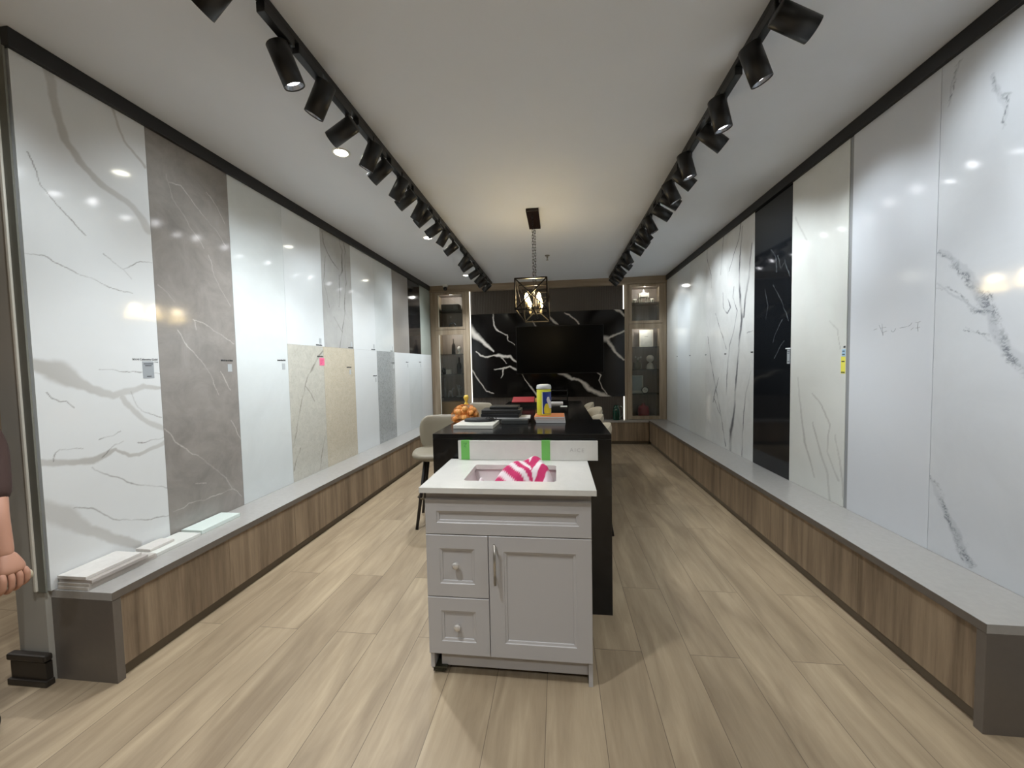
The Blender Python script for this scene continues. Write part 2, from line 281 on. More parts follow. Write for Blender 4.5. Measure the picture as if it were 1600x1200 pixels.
VK=[[(-1.636,2.182,0.1563),(-1.542,2.048,0.1322),(-1.434,1.961,0.108),(-1.315,1.85,0.0719),(-1.184,1.727,0.0359)],[(-1.173,2.428,0.0191),(-1.172,2.25,0.0239),(-1.115,2.118,0.0239),(-1.007,2.067,0.0202),(-0.918,2.017,0.0202),(-0.902,1.922,0.0119),(-0.784,1.836,0.0119)],[(-1.513,1.735,0.0241),(-1.43,1.649,0.0313),(-1.296,1.622,0.036),(-1.186,1.655,0.0299),(-1.101,1.653,0.0718),(-1.005,1.627,0.0597),(-0.873,1.624,0.0477),(-0.755,1.515,0.0357)],[(-1.03,1.604,0.0239),(-0.947,1.507,0.0143)],[(-1.174,1.386,0.018),(-1.022,1.401,0.0299),(-0.889,1.434,0.0358),(-0.758,1.378,0.0357)],[(-0.998,1.4,0.0299),(-1.025,1.257,0.018),(-1.05,1.222,0.012)],[(-1.602,1.394,0.0242),(-1.525,1.254,0.0242),(-1.425,1.107,0.0241),(-1.336,0.985,0.0241),(-1.202,0.935,0.0181)],[(-0.664,1.287,0.0143),(-0.547,1.118,0.0214),(-0.443,0.974,0.0333),(-0.374,0.866,0.0356)],[(0.148,2.391,0.0175),(0.234,2.348,0.0291),(0.319,2.281,0.0349),(0.404,2.186,0.0232)],[(-0.137,2.332,0.0469),(-0.069,2.26,0.0585),(0.023,2.187,0.0234)],[(-0.444,2.261,0.0236),(-0.375,2.165,0.0236)],[(0.996,2.44,0.023),(1.063,2.415,0.0459),(1.13,2.39,0.0573),(1.208,2.307,0.0458)],[(0.823,1.908,0.1272),(0.891,1.906,0.127),(0.936,1.916,0.0461),(1.026,1.959,0.0461),(1.195,2.029,0.0459)],[(0.89,1.894,0.0577),(0.98,1.765,0.0692),(1.035,1.66,0.0577),(1.192,1.519,0.0346)],[(0.016,1.298,0.0353),(0.15,1.261,0.0822),(0.265,1.188,0.0586),(0.38,1.18,0.0468),(0.478,1.103,0.0818),(0.563,1.002,0.1052),(0.677,0.942,0.0933),(0.819,0.882,0.0931),(0.938,0.84,0.0697)],[(0.709,1.297,0.0233),(0.783,1.249,0.0232),(0.748,1.157,0.0186),(0.803,1.016,0.0209),(0.893,0.899,0.0233)]]
# ------------------------------------------------------------------ stone slabs with drawn veins
def wob(U, V, amp, f0, seed):
    r = np.random.RandomState(seed); du = np.zeros_like(U); dv = np.zeros_like(U)
    for k in range(7):
        f = f0*(1.7**k); a = amp/(1.45**k)
        th = r.uniform(0, 2*PI, 4); ang = r.uniform(0, 2*PI)
        ca, sa = math.cos(ang), math.sin(ang)
        du += a*np.sin(f*(ca*U+sa*V)+th[0])*np.sin(f*0.8*(ca*V-sa*U)+th[1])
        dv += a*np.sin(f*(ca*V-sa*U)+th[2])*np.sin(f*0.9*(sa*V+ca*U)+th[3])
    return du, dv
def ridge(U, V, f, seed):
    a, b = wob(U, V, 1.0, f, seed)
    return np.clip(1-np.abs(a)*2.6, 0, 1)
def veins(U, V, polys, soft, minw, seed=1, amp=0.004, f0=18, rope=False, gain=1.0):
    out = np.zeros_like(U)
    du, dv = wob(U, V, amp, f0, seed)
    P, Q = U+du, V+dv
    for pl in polys:
        for (a, b, w0), (c, d, w1) in zip(pl, pl[1:]):
            hw = max(w0, w1)*0.5+minw+0.02+amp*3
            m = (P > min(a,c)-hw) & (P < max(a,c)+hw) & (Q > min(b,d)-hw) & (Q < max(b,d)+hw)
            if not m.any(): continue
            p, q = P[m], Q[m]; L2 = (c-a)**2+(d-b)**2+1e-12
            t = np.clip(((p-a)*(c-a)+(q-b)*(d-b))/L2, 0, 1)
            dist = np.hypot(p-a-t*(c-a), q-b-t*(d-b))
            h = np.maximum((w0+(w1-w0)*t)*0.5, minw)
            if soft: v = 1-np.clip((dist-0.55*h)/(0.65*h), 0, 1)
            else: v = 1-np.clip((dist-0.15*h)/(1.1*h), 0, 1)
            v = v*v*(3-2*v)
            out[m] = np.maximum(out[m], v)
    if rope: out = out*np.clip(0.16+1.1*np.maximum(ridge(U, V, 48, seed+5), ridge(U, V, 85, seed+6)), 0, 1)
    return out*gain
def slab_mesh(name, axis, face, back, u0, u1, z0, z1, res, A=(), B=(), soft=True, **kw):
    """a slab whose shown face is a fine grid carrying the vein values; axis X: face across Y-Z, axis Y: face across X-Z"""
    nu, nv = max(2, int((u1-u0)/res)+1), max(2, int((z1-z0)/res)+1)
    uu, vv = np.linspace(u0, u1, nu), np.linspace(z0, z1, nv)
    U, V = np.meshgrid(uu, vv); U, V = U.ravel(), V.ravel(); n = U.size
    F = np.full(n, face)
    va = veins(U, V, A, True, res*0.5, seed=3, amp=kw.get('ampA', 0.007), f0=10) if A else np.zeros(n)
    vb = veins(U, V, B, False, kw.get('minw', res*0.75), seed=9, amp=kw.get('ampB', 0.004), f0=25, rope=kw.get('rope', False)) if B else np.zeros(n)
    if kw.get('fade', True) and A: va = va*(0.8+0.2*np.sin(U*9+V*5))
    if B and kw.get('fade', True): vb = vb*np.clip(0.75+0.4*np.sin(U*31+V*17), 0.35, 1)
    co = np.stack([F, U, V] if axis == 'X' else [U, F, V], 1)
    cb = [(back, u, z) if axis == 'X' else (u, back, z) for z in (z0, z1) for u in (u0, u1)]
    co = np.vstack([co, np.array(cb)])
    i = np.arange(nu-1)[None, :]+np.arange(nv-1)[:, None]*nu; i = i.ravel()
    quads = np.stack([i, i+1, i+1+nu, i+nu], 1).tolist()
    b0, b1, b2, b3 = n, n+1, n+2, n+3
    bot = list(range(nu)); top = [(nv-1)*nu+k for k in range(nu)]
    lef = [k*nu for k in range(nv)]; rig = [k*nu+nu-1 for k in range(nv)]
    quads += [[b0, b2, b3, b1], bot[::-1]+[b0, b1], top+[b3, b2], lef+[b2, b0], rig[::-1]+[b1, b3]]
    if (axis == 'X') == (face < back): quads = [q[::-1] for q in quads]
    me = bpy.data.meshes.new(name); me.from_pydata(co.tolist(), [], quads)
    for an, arr in (('va', va), ('vb', vb)):
        at = me.attributes.new(an, 'FLOAT', 'POINT'); at.data.foreach_set('value', np.concatenate([arr, np.zeros(4)]).astype(np.float32))
    me.update(); return me
def text_mesh(txt, size, M4, depth=0.0004, spread=1.0):
    cu = bpy.data.curves.new('t', 'FONT'); cu.body = txt; cu.size = size; cu.extrude = depth; cu.resolution_u = 2; cu.space_character = spread
    o = bpy.data.objects.new('t', cu); C.objects.link(o)
    me = bpy.data.meshes.new_from_object(o.evaluated_get(bpy.context.evaluated_depsgraph_get()))
    bpy.data.objects.remove(o); bpy.data.curves.remove(cu)
    me.transform(M4); return me
def MX(right, up, o):
    r, u = Vector(right), Vector(up); n = r.cross(u)
    m = Matrix((r, u, n)).transposed().to_4x4(); m.translation = Vector(o); return m
ML = lambda y, z, x=XL+0.0009: MX((0,1,0), (0,0,1), (x, y, z))       # reads on the left wall
MR = lambda y, z, x=XR-0.0009: MX((0,-1,0), (0,0,1), (x, y, z))      # reads on the right wall
MF = lambda x, y, z: MX((1,0,0), (0,0,1), (x, y, z))                 # reads from the front

M_ink = mat('ink', '#26282a', 0.6); M_pale = mat('label_white', '#d9dcda', 0.5)
M_plate = mat('label_grey', '#a6abad', 0.5)

# ------------------------------------------------------------------ room shell
M_wall = mat('painted_wall', '#a8a49b', 0.7, mott=0.02)
M_room = mat('far_room_wall', '#9c8a76', 0.8, mott=0.03)
M_ceil = mat('ceiling_paint', '#dee2e8', 0.8, mott=0.015, scale=2)
M_black = mat('black_trim', '#141415', 0.45)
M_floor = plank_floor('oak_plank_floor')
struct('floor', MB().box(-6, 2.1, -4.2, 7.8, -0.1, 0), M_floor)
struct('ceiling', MB().box(-6, 2.1, -4.2, 7.8, ZC, ZC+0.1), M_ceil)
struct('wall_left', MB().box(-2.56, XL-0.0215, 1.47, 7.6, 0, ZC), M_wall)
struct('wall_right', MB().box(XR+0.0215, 2.1, -4.2, 7.6, 0, ZC), M_wall)
struct('wall_back', MB().box(-6, 2.1, 7.5, 7.8, 0, ZC), M_wall)
struct('wall_front', MB().box(-6, 2.1, -4.2, -4.1, 0, ZC), M_wall)
struct('wall_side', MB().box(-6, -5.9, -4.1, 7.5, 0, ZC), M_room)
struct('trim_1', MB().box(XL-0.0205, XL+0.022, 1.47, 7.04, 2.892, ZC-0.001, bev=0.002), M_black)
struct('trim_2', MB().box(XR-0.022, XR+0.0205, -4.0, 7.04, 2.892, ZC-0.001, bev=0.002), M_black)
# end of the partition wall: grey return, pale corner bead, dark moulded plinth
struct('trim_3', MB().box(XL-0.041, XL-0.0005, 1.462, 1.4695, HB+0.001, 2.89), mat('slab_edge_grey', '#6f6f66', 0.5))
struct('trim_4', MB().box(XL-0.057, XL-0.042, 1.455, 1.4695, HB+0.006, 2.89, bev=0.003), mat('corner_bead', '#d8d3c6', 0.5))
pl = MB().box(-2.59, XL+0.004, 1.435, 1.4695, 0, 0.03, bev=0.004)
pl.box(-2.578, XL-0.006, 1.445, 1.4695, 0.03, 0.112).box(-2.59, XL+0.002, 1.436, 1.4695, 0.118, 0.15, bev=0.008).box(-2.572, XL-0.012, 1.45, 1.4695, 0.111, 0.119)
struct('baseboard_left', pl, mat('plinth_brown', '#2b2621', 0.4))

# ------------------------------------------------------------------ slabs on the left wall
S_w = lambda n, base='#dfe2e1', **k: stone(n, base, '#b9b6b1', '#6b6660', **k)
st_L1 = stone('marble_white_grey_veins', '#d8dada', '#adaaa5', '#6a655f', 0.85, 0.75, mott=0.03)
st_L2 = stone('stone_warm_grey', '#928d88', None, '#cfc9c1', 1, 0.62, mott=0.28, scale=4.5, rough=0.1)
st_wh = stone('quartz_white', '#d3d7d8', None, None, mott=0.035, scale=2.2)
st_wc = stone('quartz_white_cloudy', '#d0d5d5', None, None, mott=0.09, scale=2.0)
st_gv = stone('marble_light_grey', '#adadaa', '#8b8a86', '#5d5b57', 0.8, 0.85, mott=0.12, scale=6)
st_bg = stone('stone_beige_grey', '#bcbab0', '#85806f', '#77736a', 0.8, 0.75, mott=0.14, scale=14, speck=0.3, sscale=60, sc='#a19d8f')
st_tn = stone('stone_tan', '#c0b8a6', None, '#8b7d63', mott=0.12, scale=16, speck=0.35, sscale=70, sc='#a89c82')
st_gs = stone('quartz_grey_speckle', '#a3a7a7', None, '#7a7d7e', mott=0.14, scale=20, speck=0.6, sscale=55, sc='#7d8182')
st_gp = stone('stone_grey_plain', '#8c8883', None, None, mott=0.06)
st_bk = stone('stone_black_plain', '#1c1b1b', None, None, mott=0.05)
st_gg = stone('stone_grey_green', '#9aa19a', None, None, mott=0.06)
SLABS = {}
def slab(side, y0, y1, z0, z1, m, label, A=(), B=(), res=0.05, lab=None, group='stone slabs on the wall', cat='stone slab', proud=0.0, **kw):
    f, b = (XL, XL-0.02) if side == 'L' else (XR-proud, XR+0.02)
    g = 0.0008
    me = slab_mesh('panel', 'X', f, b, y0+g, y1-g, z0+g, z1, res, A, B, **kw)
    xm = (f+b)/2
    t = thing('stone_slab', label, cat, (xm, (y0+y1)/2, z0), 0, group)
    link_mesh('panel', me, m, t)
    if lab: lab(t)
    return t
def small_label(side, y, z, ink=None, w=0.10, code=True, below=True):
    """tiny printed name (too small to read) and a small tag under or over it"""
    def f(t):
        x = XL+0.0006 if side == 'L' else XR-0.0006
        mb = MB(); rr = random.Random(int(y*100)); u = 0
        while u < w:
            d = rr.uniform(0.006, 0.016); sgn = 1 if side == 'L' else -1
            a, b = sorted((y+sgn*u, y+sgn*min(u+d, w)))
            mb.box(min(x-0.0004, x+0.0004), max(x-0.0004, x+0.0004), a, b, z, z+rr.uniform(0.010, 0.014)); u += d+rr.uniform(0.001, 0.004)
        mb.build('name_print', ink or M_ink, t)
        if code:
            zz = z-0.075 if below else z+0.02; c = y+(w*0.72)*(1 if side == 'L' else -1)
            MB().box(x-0.0004, x+0.0004, c-0.018, c+0.018, zz, zz+0.055, bev=0).build('tag_print', M_plate, t)
    return f
def lab_L1(t):
    link_mesh('name_print', text_mesh('5014 Calacatta Gold', 0.0165, ML(1.893, 1.5255)), M_ink, t)
    link_mesh('size_print', text_mesh('2 cm', 0.010, ML(2.012, 1.513)), M_ink, t)
    MB().box(XL, XL+0.0008, 1.944, 2.006, 1.42, 1.5195).build('tag_plate', mat('tag_silver', '#999ea2', 0.45), t)
    mb = MB()
    for z, a, b in ((1.503, 1.951, 2.002), (1.4925, 1.958, 1.994), (1.43, 1.965, 1.99)): mb.box(XL+0.0008, XL+0.0012, a, b, z, z+0.004)
    mb.build('tag_print', M_ink, t)
slab('L', 1.4800, 2.04, HB, 2.891, st_L1, 'tall white marble slab with broad grey veins at the near end of the left wall', VA, VB, 0.004, lab_L1)
slab('L', 2.04, 2.60, HB, 2.891, st_L2, 'tall warm grey slab with thin white veins on the left wall', (), VC, 0.004, small_label('L', 2.465, 1.525))
slab('L', 2.60, 3.15, HB, 2.891, st_wc, 'tall cloudy white slab right beside the warm grey slab', lab=small_label('L', 3.02, 1.532))
slab('L', 3.15, 3.70, 1.685, 2.891, st_wh, 'plain white upper slab above the beige grey slab with dark streaks', lab=small_label('L', 3.56, 1.692, below=False))
slab('L', 3.70, 4.27, 1.685, 2.891, st_gv, 'light grey upper slab with dark cracks of veining', (), VD, 0.008, small_label('L', 4.15, 1.692, below=False))
slab('L', 4.27, 4.835, 1.685, 2.891, st_wh, 'white upper slab just beyond the dark veined light grey one', lab=small_label('L', 4.70, 1.692, below=False))
slab('L', 4.835, 5.39, 1.685, 2.891, st_wc, 'white upper slab above the grey speckled slab', lab=small_label('L', 5.27, 1.692, below=False))
slab('L', 5.39, 5.985, 1.685, 2.891, st_gp, 'plain grey upper slab beside the black upper slab')
slab('L', 5.985, 6.52, 1.685, 2.891, st_bk, 'black upper slab near the far end of the left wall')
slab('L', 6.52, 7.055, 1.685, 2.891, st_gg, 'grey green upper slab in the far left corner by the cabinet')
def lab_pink(t):
    small_label('L', 3.57, 1.578, code=False)(t)
    MB().box(XL, XL+0.0015, 3.604, 3.684, 1.493, 1.57).build('sticky_note', mat('note_pink', '#d9688a', 0.7), t, 'pink sticky note')
    mb = MB()
    for k in range(3): mb.box(XL+0.0015, XL+0.0019, 3.615, 3.668-0.012*k, 1.545-0.018*k, 1.550-0.018*k)
    mb.build('note_writing', mat('note_ink', '#b23c63', 0.7), t)
slab('L', 3.15, 3.675, HB, 1.685, st_bg, 'beige grey lower slab with dark streaks and a pink sticky note', (), VE, 0.008, lab_pink)
slab('L', 3.675, 4.275, HB, 1.685, st_tn, 'tan beige lower slab on the left wall', lab=small_label('L', 4.10, 1.465))
slab('L', 4.275, 4.845, HB, 1.685, st_wh, 'white lower slab between the tan slab and the grey speckled slab', lab=small_label('L', 4.72, 1.35))
slab('L', 4.845, 5.40, HB, 1.685, st_gs, 'grey speckled lower slab on the left wall', lab=small_label('L', 5.29, 1.522))
slab('L', 5.40, 5.95, HB, 1.685, st_wh, 'white lower slab just beyond the grey speckled slab', lab=small_label('L', 5.82, 1.535))
slab('L', 5.95, 6.50, HB, 1.685, st_wc, 'white lower slab under the black upper slab', lab=small_label('L', 6.40, 1.54))
slab('L', 6.50, 7.055, HB, 1.685, st_wh, 'white lower slab in the far left corner by the cabinet', lab=None)

# ------------------------------------------------------------------ slabs on the right wall
st_R1 = stone('marble_grey_rope', '#cfd2d6', '#a9adb4', '#6a6e76', 0.5, 0.9, mott=0.06)
st_R2 = stone('quartz_bright_white', '#d2d5da', None, None, mott=0.02, rough=0.12)
st_R3 = stone('marble_warm_white', '#d3d4cf', '#a5a39f', None, 0.7, mott=0.05)
st_R4 = stone('stone_black_scratch', '#17191c', None, '#8b9095', 1, 0.38, mott=0.1, scale=5, rough=0.07)
st_R5 = stone('marble_white_dark', '#d3d4d2', '#8d8d8b', '#5b5b60', 0.8, 0.95, mott=0.12, scale=4)
st_R7 = stone('marble_white_faint', '#d2d4d1', None, None, mott=0.07, scale=3)
def lab_scrawl(t):
    mb = MB(); x = XR-0.0006
    rr = random.Random(5)
    for (a, b, c, d) in ((2.60,1.622,2.575,1.628),(2.56,1.65,2.535,1.60),(2.54,1.655,2.53,1.585),(2.55,1.63,2.51,1.632),(2.53,1.60,2.505,1.61),
                         (2.475,1.612,2.46,1.60),(2.46,1.60,2.445,1.618),(2.42,1.618,2.375,1.622),(2.37,1.622,2.345,1.64),(2.35,1.60,2.335,1.612),(2.325,1.64,2.295,1.642),(2.31,1.635,2.308,1.59),(2.325,1.61,2.298,1.612)):
        mb.tube([(x, a, b), (x, (a+c)/2+rr.uniform(-.004,.004), (b+d)/2+rr.uniform(-.004,.004)), (x, c, d)], 0.0009, n=4)
    mb.build('pencil_writing', mat('pencil_faint', '#9a9ca0', 0.8), t, 'faint pencil handwriting')
slab('R', 1.62, 2.2195, HB, 2.891, st_R1, 'pale grey marble slab with rope like dark veins at the near end of the right wall', VF, VF, 0.0042, rope=True, ampB=0.012, ampA=0.012)
slab('R', 2.2205, 2.79, HB, 2.891, st_R2, 'plain bright white slab with faint pencil handwriting on the right wall', lab=lab_scrawl)
def lab_note(t):
    x = XR
    MB().box(x-0.0012, x, 2.826, 2.858, 1.468, 1.517).build('price_tag', mat('tag_blue', '#9fc0d8', 0.6), t, 'pale blue tag')
    MB().box(x-0.0012, x, 2.80+0.026, 2.866, 1.352, 1.466).build('sticky_note', mat('note_yellow', '#e3dc5c', 0.7), t, 'yellow sticky note')
    mb = MB()
    for z, a, b in ((1.50,2.833,2.853),(1.478,2.831,2.856),(1.43,2.833,2.86),(1.357,2.83,2.864)): mb.box(x-0.0016, x-0.0011, a, b, z, z+0.006)
    mb.build('note_writing', M_ink, t)
    small_label('R', 2.846, 1.525, w=0.02, code=False)(t)
slab('R', 2.82, 3.437, HB, 2.891, st_R3, 'warm white slab with soft grey streaks and a yellow sticky note', VG, (), 0.008, lab_note)
def lab_R4(t):
    MB().box(XR-0.001, XR, 3.44, 3.51, 1.544, 1.552).build('name_print', M_pale, t)
    MB().box(XR-0.001, XR, 3.446, 3.486, 1.42, 1.538).build('tag_plate', mat('tag_grey_dark', '#9aa0a4', 0.5), t)
    mb = MB()
    for z in (1.52, 1.505, 1.435): mb.box(XR-0.0014, XR-0.001, 3.452, 3.48, z, z+0.006)
    mb.build('tag_print', M_ink, t)
slab('R', 3.437, 4.04, HB, 2.891, st_R4, 'tall black slab with thin pale scratches on the right wall', (), VJ, 0.006, lab_R4)
VHI = [[(a, b, w*1.5) for a, b, w in q] for q in VH+VI]
slab('R', 4.04, 4.65, HB, 2.891, st_R5, 'white slab with heavy dark upright veins next to the black slab', (), VHI, 0.006, small_label('R', 4.10, 1.53, w=0.05, code=False))
slab('R', 4.65, 5.27, HB, 2.891, st_R5, 'white slab with thin branching veins, second beyond the black slab', (), VHI, 0.006, small_label('R', 4.71, 1.53, w=0.05, code=False))
slab('R', 5.27, 5.87, HB, 2.891, st_R7, 'faintly clouded white slab, third beyond the black slab', lab=small_label('R', 5.30, 1.535, w=0.05, code=False))
slab('R', 5.87, 6.45, HB, 2.891, st_wh, 'plain white slab on the right wall, second from the far cabinet', lab=small_label('R', 5.90, 1.54, w=0.05, code=False))
slab('R', 6.45, 7.055, HB, 2.891, st_R7, 'clouded white slab on the right wall against the far cabinet', lab=small_label('R', 6.50, 1.54, w=0.05, code=False))
struct('trim_5', MB().box(XR+0.004, XR+0.0205, 2.7915, 2.8195, HB+0.001, 2.891), mat('gap_grey', '#8f9192', 0.4))

# ------------------------------------------------------------------ benches
M_ctop = mat('quartz_grey_lit', '#a3a09c', 0.18, mott=0.05, scale=30); M_cend = mat('quartz_grey_shaded', '#676059', 0.3, mott=0.05, scale=30)  # same quartz: top lightened for slab reflections, end darkened for weak light
M_wd = wood('greige_wood_upright', '#665645', '#a08c74', 'Z')
M_wdh = wood('greige_wood_level', '#857460', '#b3a48e', 'X')
M_wdv = wood('greige_wood_door', '#857460', '#b3a48e', 'Z')
M_toe = mat('toe_kick_brown', '#6b6153', 0.5)
def bench(side, y0, y1, label):
    s = -1 if side == 'L' else 1
    fx = -2.065 if side == 'L' else 1.60           # front edge of the top
    bx = XL-0.0205 if side == 'L' else XR+0.0205   # against the wall
    t = thing('display_bench', label, 'bench', ((fx+bx)/2, (y0+y1)/2, 0))
    b = lambda a, c: (min(a, c), max(a, c))
    MB().box(*b(fx, bx), y0, y1, HB-0.038, HB-0.0005, bev=0.0015).build('countertop', M_ctop, t)
    MB().box(*b(fx, bx), y0, y0+0.035, 0, HB-0.0385, bev=0.001).build('end_panel', M_cend, t)
    y = y0+0.0365; n = int(round((y1-y)/0.62)); d = (y1-y)/n
    for k in range(n):
        MB().box(*b(fx+s*0.006, fx+s*0.024), y+k*d+0.001, y+(k+1)*d-0.001, 0.062, HB-0.0395, bev=0.0008).build('front_panel', M_wd, t)
    MB().box(*b(fx-s*0.0015, fx-s*0.0002), y0, y1, HB-0.0375, HB-0.0015).build('edge_tone_strip', M_cend, t)  # thin strip added to darken the front edge of the top
    MB().box(*b(fx+s*0.03, fx+s*0.045), y0+0.0355, y1, 0, HB-0.0395).build('toe_kick', M_toe, t)
    return t
bench('L', 1.491, 6.965, 'low bench with grey stone top and wood front along the left wall')
bench('R', 1.603, 6.965, 'low bench with grey stone top and wood front along the right wall')

# ------------------------------------------------------------------ back wall: base unit, two glass cabinets, fluted panels, black marble, tv
t = thing('base_cabinet', 'low wood base unit with grey stone top across the back wall', 'cabinet', (-0.2, 7.2, 0))
MB().box(XL-0.0205, XR+0.0205, 6.97, 7.49, HB-0.038, HB-0.0005, bev=0.0015).build('countertop', M_ctop, t)
for k in range(6):
    a = -2.06+k*0.61
    MB().box(a+0.001, a+0.609, 6.985, 7.003, 0.062, HB-0.0395, bev=0.0008).build('front_panel', M_wd, t)
MB().box(-2.06, 1.60, 7.02, 7.035, 0, HB-0.0395).build('toe_kick', M_toe, t)
M_inside = wood('cabinet_inside_wood', '#7f756c', '#9c9086', 'Z')
M_glass = glass('cabinet_glass')
M_led = emis('led_profile', '#e6e2d4', 0.85)
M_fill = emis('cabinet_fill_glow', '#fff6e6', 3.0)
cab_fill = bpy.data.lights.new('cabinet_fill_light', 'POINT'); cab_fill.energy = 1.7; cab_fill.color = (1.0, 0.96, 0.92); cab_fill.shadow_soft_size = 0.03  # added fill light and glowing disc per section, to brighten the cabinet contents
def cabinet(label, x0, x1, dx0, dx1, left):
    t = thing('display_cabinet', label, 'cabinet', ((x0+x1)/2, 7.28, HB))
    z0, z1 = HB+0.001, 2.85
    MB().box(x0, x1, 7.47, 7.489, z0, z1).build('back_panel', M_inside, t)
    MB().box(x0, dx0-0.0015, 7.07, 7.469, z0, z1).build('side_panel', M_wdv, t)
    MB().box(dx1+0.0015, x1, 7.07, 7.469, z0, z1).build('side_panel', M_wdv, t)
    for a in (z0, 2.13, z1-0.02): MB().box(dx0-0.001, dx1+0.001, 7.09, 7.469, a, a+0.02).build('carcass_board', M_inside, t)
    for nm, a, b, gz0, gz1 in (('u', 2.155, 2.848, 2.205, 2.805), ('l', z0+0.004, 2.148, 0.505, 2.06)):
        gx0, gx1 = dx0+0.052, dx1-0.052
        pk = MB().lathe([(0,-0.001),(0.03,-0.001),(0.03,-0.006),(0,-0.006)], c=((dx0+dx1)/2, 7.16, 2.13 if nm == 'l' else 2.83), n=20).build('cabinet_fill_disc', M_fill, t)
        lo = bpy.data.objects.new('cabinet_fill_light', cab_fill); C.objects.link(lo); lo.parent = t; lo.location = (0, 7.16-7.28, (2.115 if nm == 'l' else 2.815)-HB)
        d = MB().box(dx0, gx0, 7.065, 7.087, a, b).box(gx1, dx1, 7.065, 7.087, a, b).box(gx0, gx1, 7.065, 7.087, a, gz0).box(gx0, gx1, 7.065, 7.087, gz1, b).build('door', M_wdv, t)
        MB().box(gx0+0.0005, gx1-0.0005, 7.074, 7.078, gz0+0.0005, gz1-0.0005).build('glass_pane', M_glass, d)
        if left: MB().box(gx0+0.001, gx0+0.017, 7.068, 7.0735, gz0+0.002, gz1-0.002).build('light_strip', mat('strip_pale', '#d9d5c8', 0.5), d)
    return t
cabinet('tall wood display cabinet with glass doors left of the black marble', XL+0.001, -1.632, -2.272, -1.70, True)
cabinet('tall wood display cabinet with glass doors right of the black marble', 1.222, XR-0.001, 1.277, 1.851, False)
sh = mat('shelf_glass_green', '#5d6d66', 0.15, alpha=0.45)
SHL = (1.695, 1.314, 0.866); SHR = (1.742, 1.334, 0.892)
def shelf(x0, x1, z, label, g):
    o = MB().box(x0, x1, 7.11, 7.468, z-0.008, z, bev=0.001).build('glass_shelf', sh); tag(o, label, 'shelf', g); recentre(o)
for z, w in zip((2.526,)+SHL, ('upper', 'top lower', 'middle lower', 'bottom lower')):
    shelf(-2.272, -1.70, z, 'glass shelf in the left cabinet, the %s one' % w, 'shelves in the left cabinet')
for z, w in zip((2.532,)+SHR, ('upper', 'top lower', 'middle lower', 'bottom lower')):
    shelf(1.277, 1.851, z, 'glass shelf in the right cabinet, the %s one' % w, 'shelves in the right cabinet')
struct('trim_6', MB().box(XL+0.001, XR-0.001, 7.045, 7.063, 2.852, ZC-0.001).box(XL+0.001, XR-0.001, 7.063, 7.40, 2.852, 2.862), wood('fascia_wood', '#857460', '#b3a48e', 'X', 14))
struct('trim_7', MB().box(-1.618, -1.603, 7.085, 7.10, HB+0.001, 2.85), M_led)
struct('trim_8', MB().box(1.186, 1.203, 7.117, 7.128, HB+0.001, 2.85), M_led)
def fluted(z0, z1, label):
    mb = MB().box(-1.600, 1.183, 7.136, 7.489, z0, z1); n = 92; w = 2.783/n
    for k in range(n):
        a = -1.600+k*w; mb.box(a+w*0.2, a+w*0.75, 7.118, 7.137, z0, z1)
    o = mb.build('fluted_panel', mat('fluted_dark', '#5d5650', 0.45)); tag(o, label, 'wall panel', 'dark fluted panels of the back wall'); recentre(o)
fluted(2.424, 2.85, 'dark ribbed panel above the black marble on the back wall')
fluted(HB+0.001, 0.857, 'dark ribbed panel below the black marble on the back wall')
st_K = stone('marble_black', '#0a090a', None, '#c9c4bc', 1, 1.0, mott=0.1, rough=0.1)
me = slab_mesh('marble_feature_slab', 'Y', 7.10, 7.116, -1.597, 1.207, 0.858, 2.423, 0.008, (), VK, ampB=0.006, fade=False)
o = link_mesh('marble_feature_slab', me, st_K); tag(o, 'black marble slab with bold white veins behind the television', 'stone slab'); recentre(o)
t = thing('television', 'large black wall television on the black marble', 'television', (0.04, 7.08, 1.29))
MB().box(-0.752, 0.832, 7.062, 7.099, 1.293, 2.166, bev=0.004).build('body', mat('tv_black', '#060606', 0.4), t)
MB().box(-0.744, 0.824, 7.060, 7.0618, 1.305, 2.158).build('screen', mat('tv_screen', '#020202', 0.3, spec=0.15), t)
# ------------------------------------------------------------------ track lights
M_fix = mat('fixture_black', '#121213', 0.4, bump=0.0)
M_box = mat('driver_box_black', '#1a1b1c', 0.45)
M_lens = emis('lamp_lens', '#fbfbff', 6.0)
M_refl = mat('lamp_reflector', '#8c8f94', 0.25, metal=0.9)
TZ = 2.945                                                     # underside of the tracks
LTX, RTX = -1.172, 0.936
for x, lab in ((LTX, 'long black lighting track on the ceiling, left one'), (RTX, 'long black lighting track on the ceiling, right one')):
    o = MB().box(x-0.018, x+0.018, -0.6, 6.95, TZ, ZC-0.0005, bev=0.002).build('lighting_track', M_fix); tag(o, lab, 'light track', 'ceiling lighting tracks'); recentre(o)
SPOT_W = 11.0
spot = bpy.data.lights.new('spot_lamp', 'SPOT'); spot.energy = SPOT_W; spot.spot_size = math.radians(66); spot.spot_blend = 0.9; spot.shadow_soft_size = 0.03
spot.color = (0.87, 0.945, 1.0)
spot_r = spot.copy(); spot_r.energy = SPOT_W*1.08; spot.energy = SPOT_W*0.8
